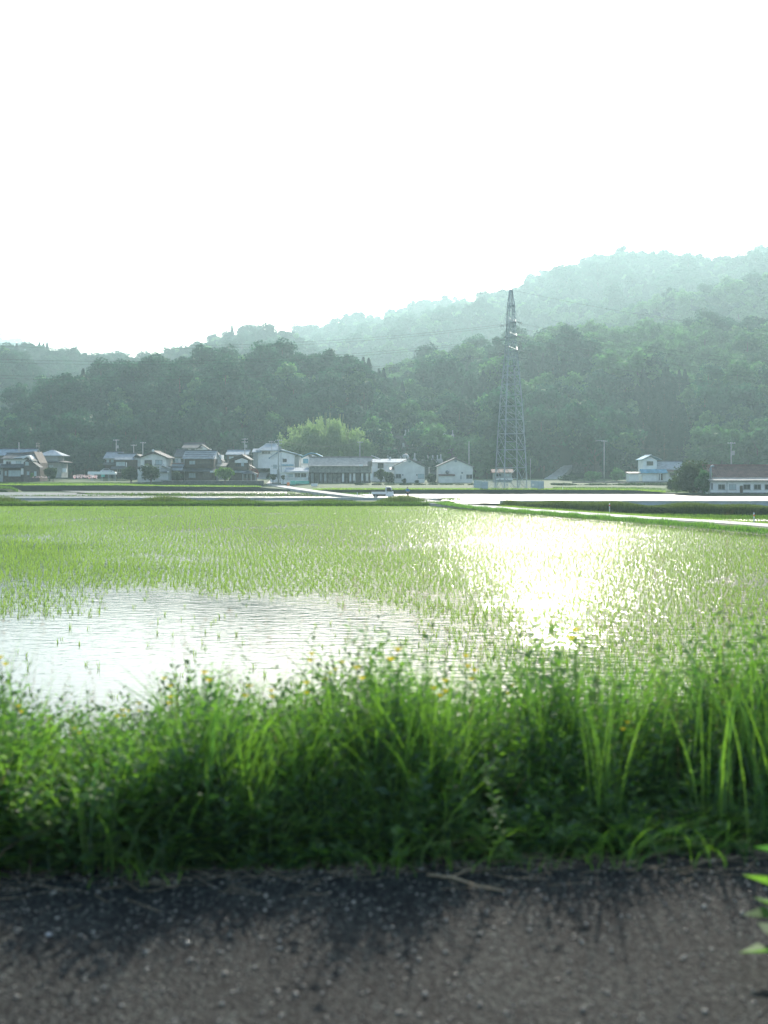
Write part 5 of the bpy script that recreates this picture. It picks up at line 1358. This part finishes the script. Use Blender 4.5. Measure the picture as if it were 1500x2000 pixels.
shrub('hillside_bush', 1352, 1392, 905, 967, 208, 'light', 'lighter leafy tree against the end wall of the long building', 18, 'tree', lobes=18)
shrub('hillside_bush', 1300, 1345, 926, 961, 226, 'shrub', 'low spreading bush below the white house', 19)
shrub('hillside_bush', 1188, 1222, 912, 938, 318, 'light', 'pale green bush right of the bracket pole', 20)
shrub('hillside_bush', 1140, 1176, 917, 940, 322, 'light', 'leafy bush below the top of the concrete ramp', 21)
shrub('hillside_bush', 1090, 1130, 924, 942, 330, 'shrub', 'low dark bush right of the concrete ramp', 22)
for i, (a, b, q) in enumerate([(694, 722, 943), (722, 748, 944), (748, 778, 945), (776, 806, 944.5), (804, 832, 945), (830, 858, 944.5), (856, 886, 945), (884, 912, 945), (908, 938, 945)]):
    shrub('hedge_bush', a, b, q-1.5, 953.5, 268, 'shrub', 'low dark hedge bush below the gabled sheds', 30+i, 'shrub', 'hedge bushes below the gabled sheds', 10, 90)
for i, (a, b, q) in enumerate([(-20, 20, 942), (15, 60, 943), (60, 95, 944), (1070, 1130, 943), (1130, 1190, 944), (1190, 1260, 943), (1255, 1310, 943)]):
    shrub('plot_bush', a, b, q, 950, 272, 'shrub', 'low leafy plant row on the terrace plots below the '+('farmhouse' if i < 3 else 'white house'), 50+i, 'plant', 'plant rows on the terrace plots', 12, 80)

# ------------------------------------------------------------------ vehicles, people, small things
def wheel(parent, x, y, r, w):
    o = MB(); o.tube([(x, y-w/2, r), (x, y+w/2, r)], r, 18); tw_ = o.build('wheel', M['tyre'], parent)
    o = MB(); o.tube([(x, y-w/2-.012, r), (x, y+w/2+.012, r)], r*.58, 14); o.build('rim', M['rim'], tw_)
def kei_truck():
    Y = 173; t = empty('pickup_truck', (PX(747, Y), Y, -2.17), R(-2)); prop(t, 'small white flatbed pickup truck parked on the farm road, facing right', 'truck')
    cab = [(.52, .28), (1.70, .28), (1.73, .62), (1.68, .92), (1.30, 1.72), (.62, 1.76), (.52, 1.70)]
    c = MB().prism(cab, -.70, .70).build('cab', M['paint'], t)
    bv = c.modifiers.new('bevel', 'BEVEL'); bv.width = .05; bv.segments = 2
    for sg in (-1, 1):
        w_ = MB().prism([(.66, 1.02), (1.50, 1.02), (1.24, 1.60), (.66, 1.62)], sg*.712-.008, sg*.712+.008).build('side_window', M['glass'], t)
        d = MB().prism([(.62, .42), (1.42, .42), (1.50, .98), (.62, .98)], sg*.704-.006, sg*.704+.006).build('door', M['paint'], t); MB().box(.68, .84, sg*.72-.02, sg*.72+.02, .84, .89).build('handle', M['tyre'], d)
        MB().box(1.48, 1.60, sg*.80-.09, sg*.80+.09, 1.08, 1.28).build('mirror', M['tyre'], t)
        MB().box(1.715, 1.745, sg*.5-.13, sg*.5+.13, .60, .76).build('headlight', M['ceramic'], t)
        MB().box(-1.64, -1.60, sg*.58-.08, sg*.58+.08, .50, .64).build('tail_light', M['red'], t)
    MB().add([(1.685, -.60, .98), (1.685, .60, .98), (1.335, .56, 1.66), (1.335, -.56, 1.66)], [(0, 1, 2, 3)]).build('windscreen', M['glass'], t)
    MB().box(.505, .518, -.5, .5, 1.1, 1.6).build('rear_window', M['glass'], t)
    b = MB(); b.box(-1.62, .46, -.70, .70, .60, .66); b.build('bed_floor', M['paint'], t)
    for sg in (-1, 1): MB().box(-1.62, .46, sg*.70-.025, sg*.70+.025, .663, .95).build('side_gate', M['paint'], t)
    MB().box(-1.65, -1.622, -.72, .72, .60, .95).build('tailgate', M['paint'], t); MB().box(.462, .50, -.70, .70, .60, 1.62).build('headboard', M['paint'], t)
    MB().box(-1.5, 1.5, -.42, .42, .30, .59).build('chassis', M['tyre'], t); MB().box(1.72, 1.80, -.68, .68, .30, .50).build('bumper', M['grey'], t)
    for x in (1.12, -1.02):
        for sg in (-1, 1): wheel(t, x, sg*.60, .27, .16)
kei_truck()
def person():
    Y = 172; z = -2.18; t = empty('person', (PX(796, Y), Y, z), R(12)); prop(t, 'person in a blue shirt and dark trousers standing beside the white truck', 'person')
    def skin(name, J, E, m, root=0):
        me = bpy.data.meshes.new(name); me.from_pydata([j[:3] for j in J], E, []); o = link(name, me, m, t)
        sk = o.modifiers.new('skin', 'SKIN'); sk.use_smooth_shade = True
        for v, j in zip(me.skin_vertices[0].data, J): v.radius = (j[3], j[4] if len(j) > 4 else j[3])
        me.skin_vertices[0].data[root].use_root = True
        sb = o.modifiers.new('sub', 'SUBSURF'); sb.levels = sb.render_levels = 2
        return o
    J = [(0,0,.92,.14,.11),(0,0,1.10,.14,.11),(0,.01,1.30,.17,.12),(0,.01,1.42,.10,.09),(0,.0,1.49,.055),(0,-.01,1.56,.085,.095),(0,-.01,1.66,.088,.10),(0,-.005,1.71,.05),
         (.19,0,1.39,.06),(.27,-.06,1.14,.045),(.20,-.26,1.06,.036),(.17,-.33,1.06,.028),(-.19,0,1.39,.06),(-.28,-.05,1.14,.045),(-.20,-.25,1.05,.036),(-.17,-.32,1.05,.028),
         (.09,0,.84,.10),(.10,.01,.48,.072),(.10,.04,.09,.05),(.11,-.09,.04,.045),(-.09,0,.84,.10),(-.10,.0,.48,.072),(-.11,.03,.09,.05),(-.12,-.10,.04,.045)]
    E = [(0,1),(1,2),(2,3),(3,4),(4,5),(5,6),(6,7),(3,8),(8,9),(9,10),(10,11),(3,12),(12,13),(13,14),(14,15),(0,16),(16,17),(17,18),(18,19),(0,20),(20,21),(21,22),(22,23)]
    skin('body', J, E, M['skin'])
    g = .012
    s_ = [(0,0,.88,.16,.125),(0,0,1.10,.155,.125),(0,.01,1.30,.185,.135),(0,.01,1.41,.115,.105),(.19,0,1.39,.075),(.27,-.06,1.15,.06),(.225,-.19,1.09,.052),(-.19,0,1.39,.075),(-.28,-.05,1.15,.06),(-.225,-.18,1.08,.052)]
    skin('shirt', s_, [(0,1),(1,2),(2,3),(3,4),(4,5),(5,6),(3,7),(7,8),(8,9)], M['bluecloth'])
    p_ = [(0,0,.95,.155,.12),(0,0,.87,.155,.125),(.09,0,.82,.115),(.10,.01,.48,.088),(.10,.035,.13,.075),(-.09,0,.82,.115),(-.10,0,.48,.088),(-.11,.025,.13,.075)]
    skin('trousers', p_, [(0,1),(1,2),(2,3),(3,4),(1,5),(5,6),(6,7)], M['darkcloth'])
    c = MB(); c.ball((0, .012, 1.655), .108, 12, 8, (.92, 1.02, .98)); c.build('hair', M['hair'], t, True)
    for sg in (-1, 1):
        hd = MB()
        for k in range(4): hd.tube([(sg*(.145+.016*k), -.335, 1.06), (sg*(.142+.014*k), -.375-.006*(k % 3), 1.052), (sg*(.14+.012*k), -.392, 1.03)], [.0085, .008, .006], 5)
        hd.tube([(sg*.14, -.31, 1.07), (sg*.12, -.34, 1.085), (sg*.125, -.365, 1.08)], [.010, .009, .007], 5); hd.build('hand', M['skin'], t, True)
        MB().ball((sg*.035, -.098, 1.625), .011, 6, 4).build('eye', M['hair'], t)
        MB().box(sg*.115-.045, sg*.115+.045, -.17, .07, -.02, .07).build('shoe', M['tyre'], t)
    MB().ball((0, -.108, 1.60), .016, 6, 5, (.8, 1, 1.4)).build('nose', M['skin'], t)
person()
def car(px, Y, z, rz, label, m):
    t = empty('parked_car', (PX(px, Y), Y, z), R(rz)); prop(t, label, 'car')
    b = MB().prism([(-1.9, .3), (1.9, .3), (1.92, .7), (1.75, .88), (.95, .95), (.35, 1.42), (-.85, 1.45), (-1.55, 1.0), (-1.9, .92)], -.78, .78).build('body', m, t)
    bv = b.modifiers.new('bevel', 'BEVEL'); bv.width = .08; bv.segments = 2
    for sg in (-1, 1): MB().prism([(.75, .98), (.28, 1.34), (-.75, 1.36), (-1.3, 1.02)], sg*.79-.008, sg*.79+.008).build('side_window', M['glass'], t)
    for x in (1.2, -1.2):
        for sg in (-1, 1): wheel(t, x, sg*.70, .31, .18)
    for sg in (-1, 1): MB().box(1.88, 1.94, sg*.55-.15, sg*.55+.15, .60, .76).build('headlight', M['ceramic'], t)
    return t
car(209.5, 322, PZ(925, 322), 8, 'white rounded car parked behind the white vinyl canopy', M['paint'])
car(229, 325, PZ(924.5, 325), 5, 'blue grey car parked right of the white rounded car', M['blue_roof'])
# white vinyl canopy, storage box, sheets
Y = 288; t = empty('vinyl_canopy', (PX(200, Y), Y, PZ(932, Y))); prop(t, 'long flat white vinyl canopy on short posts in the vegetable plot', 'canopy')
k = Y/F; m_ = MB(); n = 9; pr = [(-27*k, 5.4*k), (27*k, 5.4*k), (27*k, 9.0*k), (26*k, 10.4*k), (-26*k, 11.2*k), (-27*k, 10*k)]
m_.prism(pr, -.9, .9); m_.build('vinyl_sheet', M['vinyl'], t)
for p in (-20, -1, 13, 24):
    for y_ in (-.7, .7): MB().box(p*k-.05, p*k+.05, y_-.05, y_+.05, -1, 5.4*k).build('post', M['steel'], t)
for i, (p, mm) in enumerate(((-18, 'white'), (3, 'teal'))): MB().box(p*k-.45, p*k+.45, -.95, -.91, .1, 5.3*k).build('hanging_sheet', M[mm], t)
for nm, lab, cat, p0, p1, q0, q1, Y, mm in [
    ('storage_box', 'small white storage box beside the hip-roofed house', 'box', 123, 130, 915, 920.5, 305, 'vinyl'),
    ('plastic_tank', 'teal green plastic tank beside the village road', 'tank', 567, 577, 938.5, 944.5, 274, 'teal'),
    ('plastic_crate', 'orange crate at the bend of the village road', 'crate', 560.5, 565.5, 942, 946.5, 272, 'orange'),
    ('tarp_bundle', 'white tarp bundle lying on the grass before the barn', 'tarp', 608, 620, 944.5, 947.5, 262, 'vinyl')]:
    k = Y/F; t = empty(nm, (PX((p0+p1)/2, Y), Y, PZ(q1, Y))); prop(t, lab, cat); w_, hh_ = (p1-p0)/2*k, (q1-q0)*k
    b = MB().box(-w_, w_, -.5, .5, -.3, hh_*.82).build('container' if cat != 'tarp' else 'sheet', M[mm], t); bv = b.modifiers.new('bevel', 'BEVEL'); bv.width = .06; bv.segments = 2
    MB().prismx([(-.54, hh_*.83), (.54, hh_*.83), (.45, hh_), (-.45, hh_)], -w_*1.05, w_*1.05).build('lid' if cat != 'tarp' else 'fold', M[mm], t)
MB_ = MB().box(PX(577, 275), PX(604, 275), 274.8, 275, PZ(945, 275), PZ(939, 275)); o = MB_.build('teal_netting', M['teal']); prop(o, 'low teal netting screen below the annex', 'screen')
# red and white flower rows
rfl = np.random.default_rng(88)
def flowers(p0, p1, q0, q1, z, n, label):
    q = q0+(q1-q0)*(np.round(rfl.uniform(0, 3, n))/3)+rfl.normal(size=n)*.25; p = rfl.uniform(p0, p1, n); Y = np.full(n, 0.) + (CZ-z)*F/(q-920)
    c = np.c_[PX(p, Y), Y, z+rfl.uniform(.1, .5, n)]
    v, qd = quads_from(c, rfl.normal(size=c.shape)+np.array([0, -.5, .5]), rfl.uniform(.08, .2, n), rfl.uniform(.06, .15, n), rfl)
    prop(link('flower_bed', np_mesh('flower_bed', v, qd), LEAF['pink']), label, 'flowers', kind='stuff')
flowers(143, 190, 928.0, 935.0, .45, 420, 'rows of pink and white blossoms left of the white canopy')
flowers(63, 93, 930.0, 934.0, .2, 200, 'pink and white blossoms in front of the farmhouse')
# road markers
def marker(px, py, h, label, z, reflector=None):
    Y = (CZ-z)*F/(py-920); t = empty('marker_post', (PX(px, Y), Y, z)); prop(t, label, 'marker post')
    MB().tube([(0, 0, -.3), (0, 0, h)], .045, 10).build('post_shaft', M['vinyl'], t, True)
    MB().tube([(0, 0, h+.002), (0, 0, h+.05)], [.05, .03], 10).build('cap', M['grey'], t, True)
    if reflector: MB().tube([(0, -.075, h-.22), (0, -.05, h-.22)], .085, 12).build('reflector', M[reflector], t); MB().box(-.047, .047, -.047, .047, h*.45, h*.52).build('band', M['grey'], t)
marker(1190.5, 1001, .95, 'white roadside marker post with a red reflector', -2.3, 'red')
marker(1472.5, 1022, .85, 'short white marker post near the right edge of the road', -2.2, 'orange')
marker(698, 972, .85, 'thin pale post by the village road left of the truck', -2.3)
marker(721, 974, .9, 'grey stake standing right behind the truck', -2.3)
marker(1099, 956, .5, 'tiny white stake in the grass right of the pylon fence', -1.7)
# ------------------------------------------------------------------ haze
mb = MB(); mb.box(-2600, 2600, -40, 4200, -3.9, 400)
hz = mb.build('haze', None)
hm = bpy.data.materials.new('haze_air'); hm.use_nodes = True
hn, hl = hm.node_tree.nodes, hm.node_tree.links
hn.remove(hn['Principled BSDF'])
pv = hn.new('ShaderNodeVolumePrincipled')
pv.inputs['Color'].default_value = (.61, .88, .95, 1)
pv.inputs['Density'].default_value = .00031
pv.inputs['Anisotropy'].default_value = .5
hl.new(pv.outputs[0], hn['Material Output'].inputs['Volume'])
hz.data.materials.append(hm)
prop(hz, 'pale blue green summer haze filling the valley', 'haze', kind='stuff')
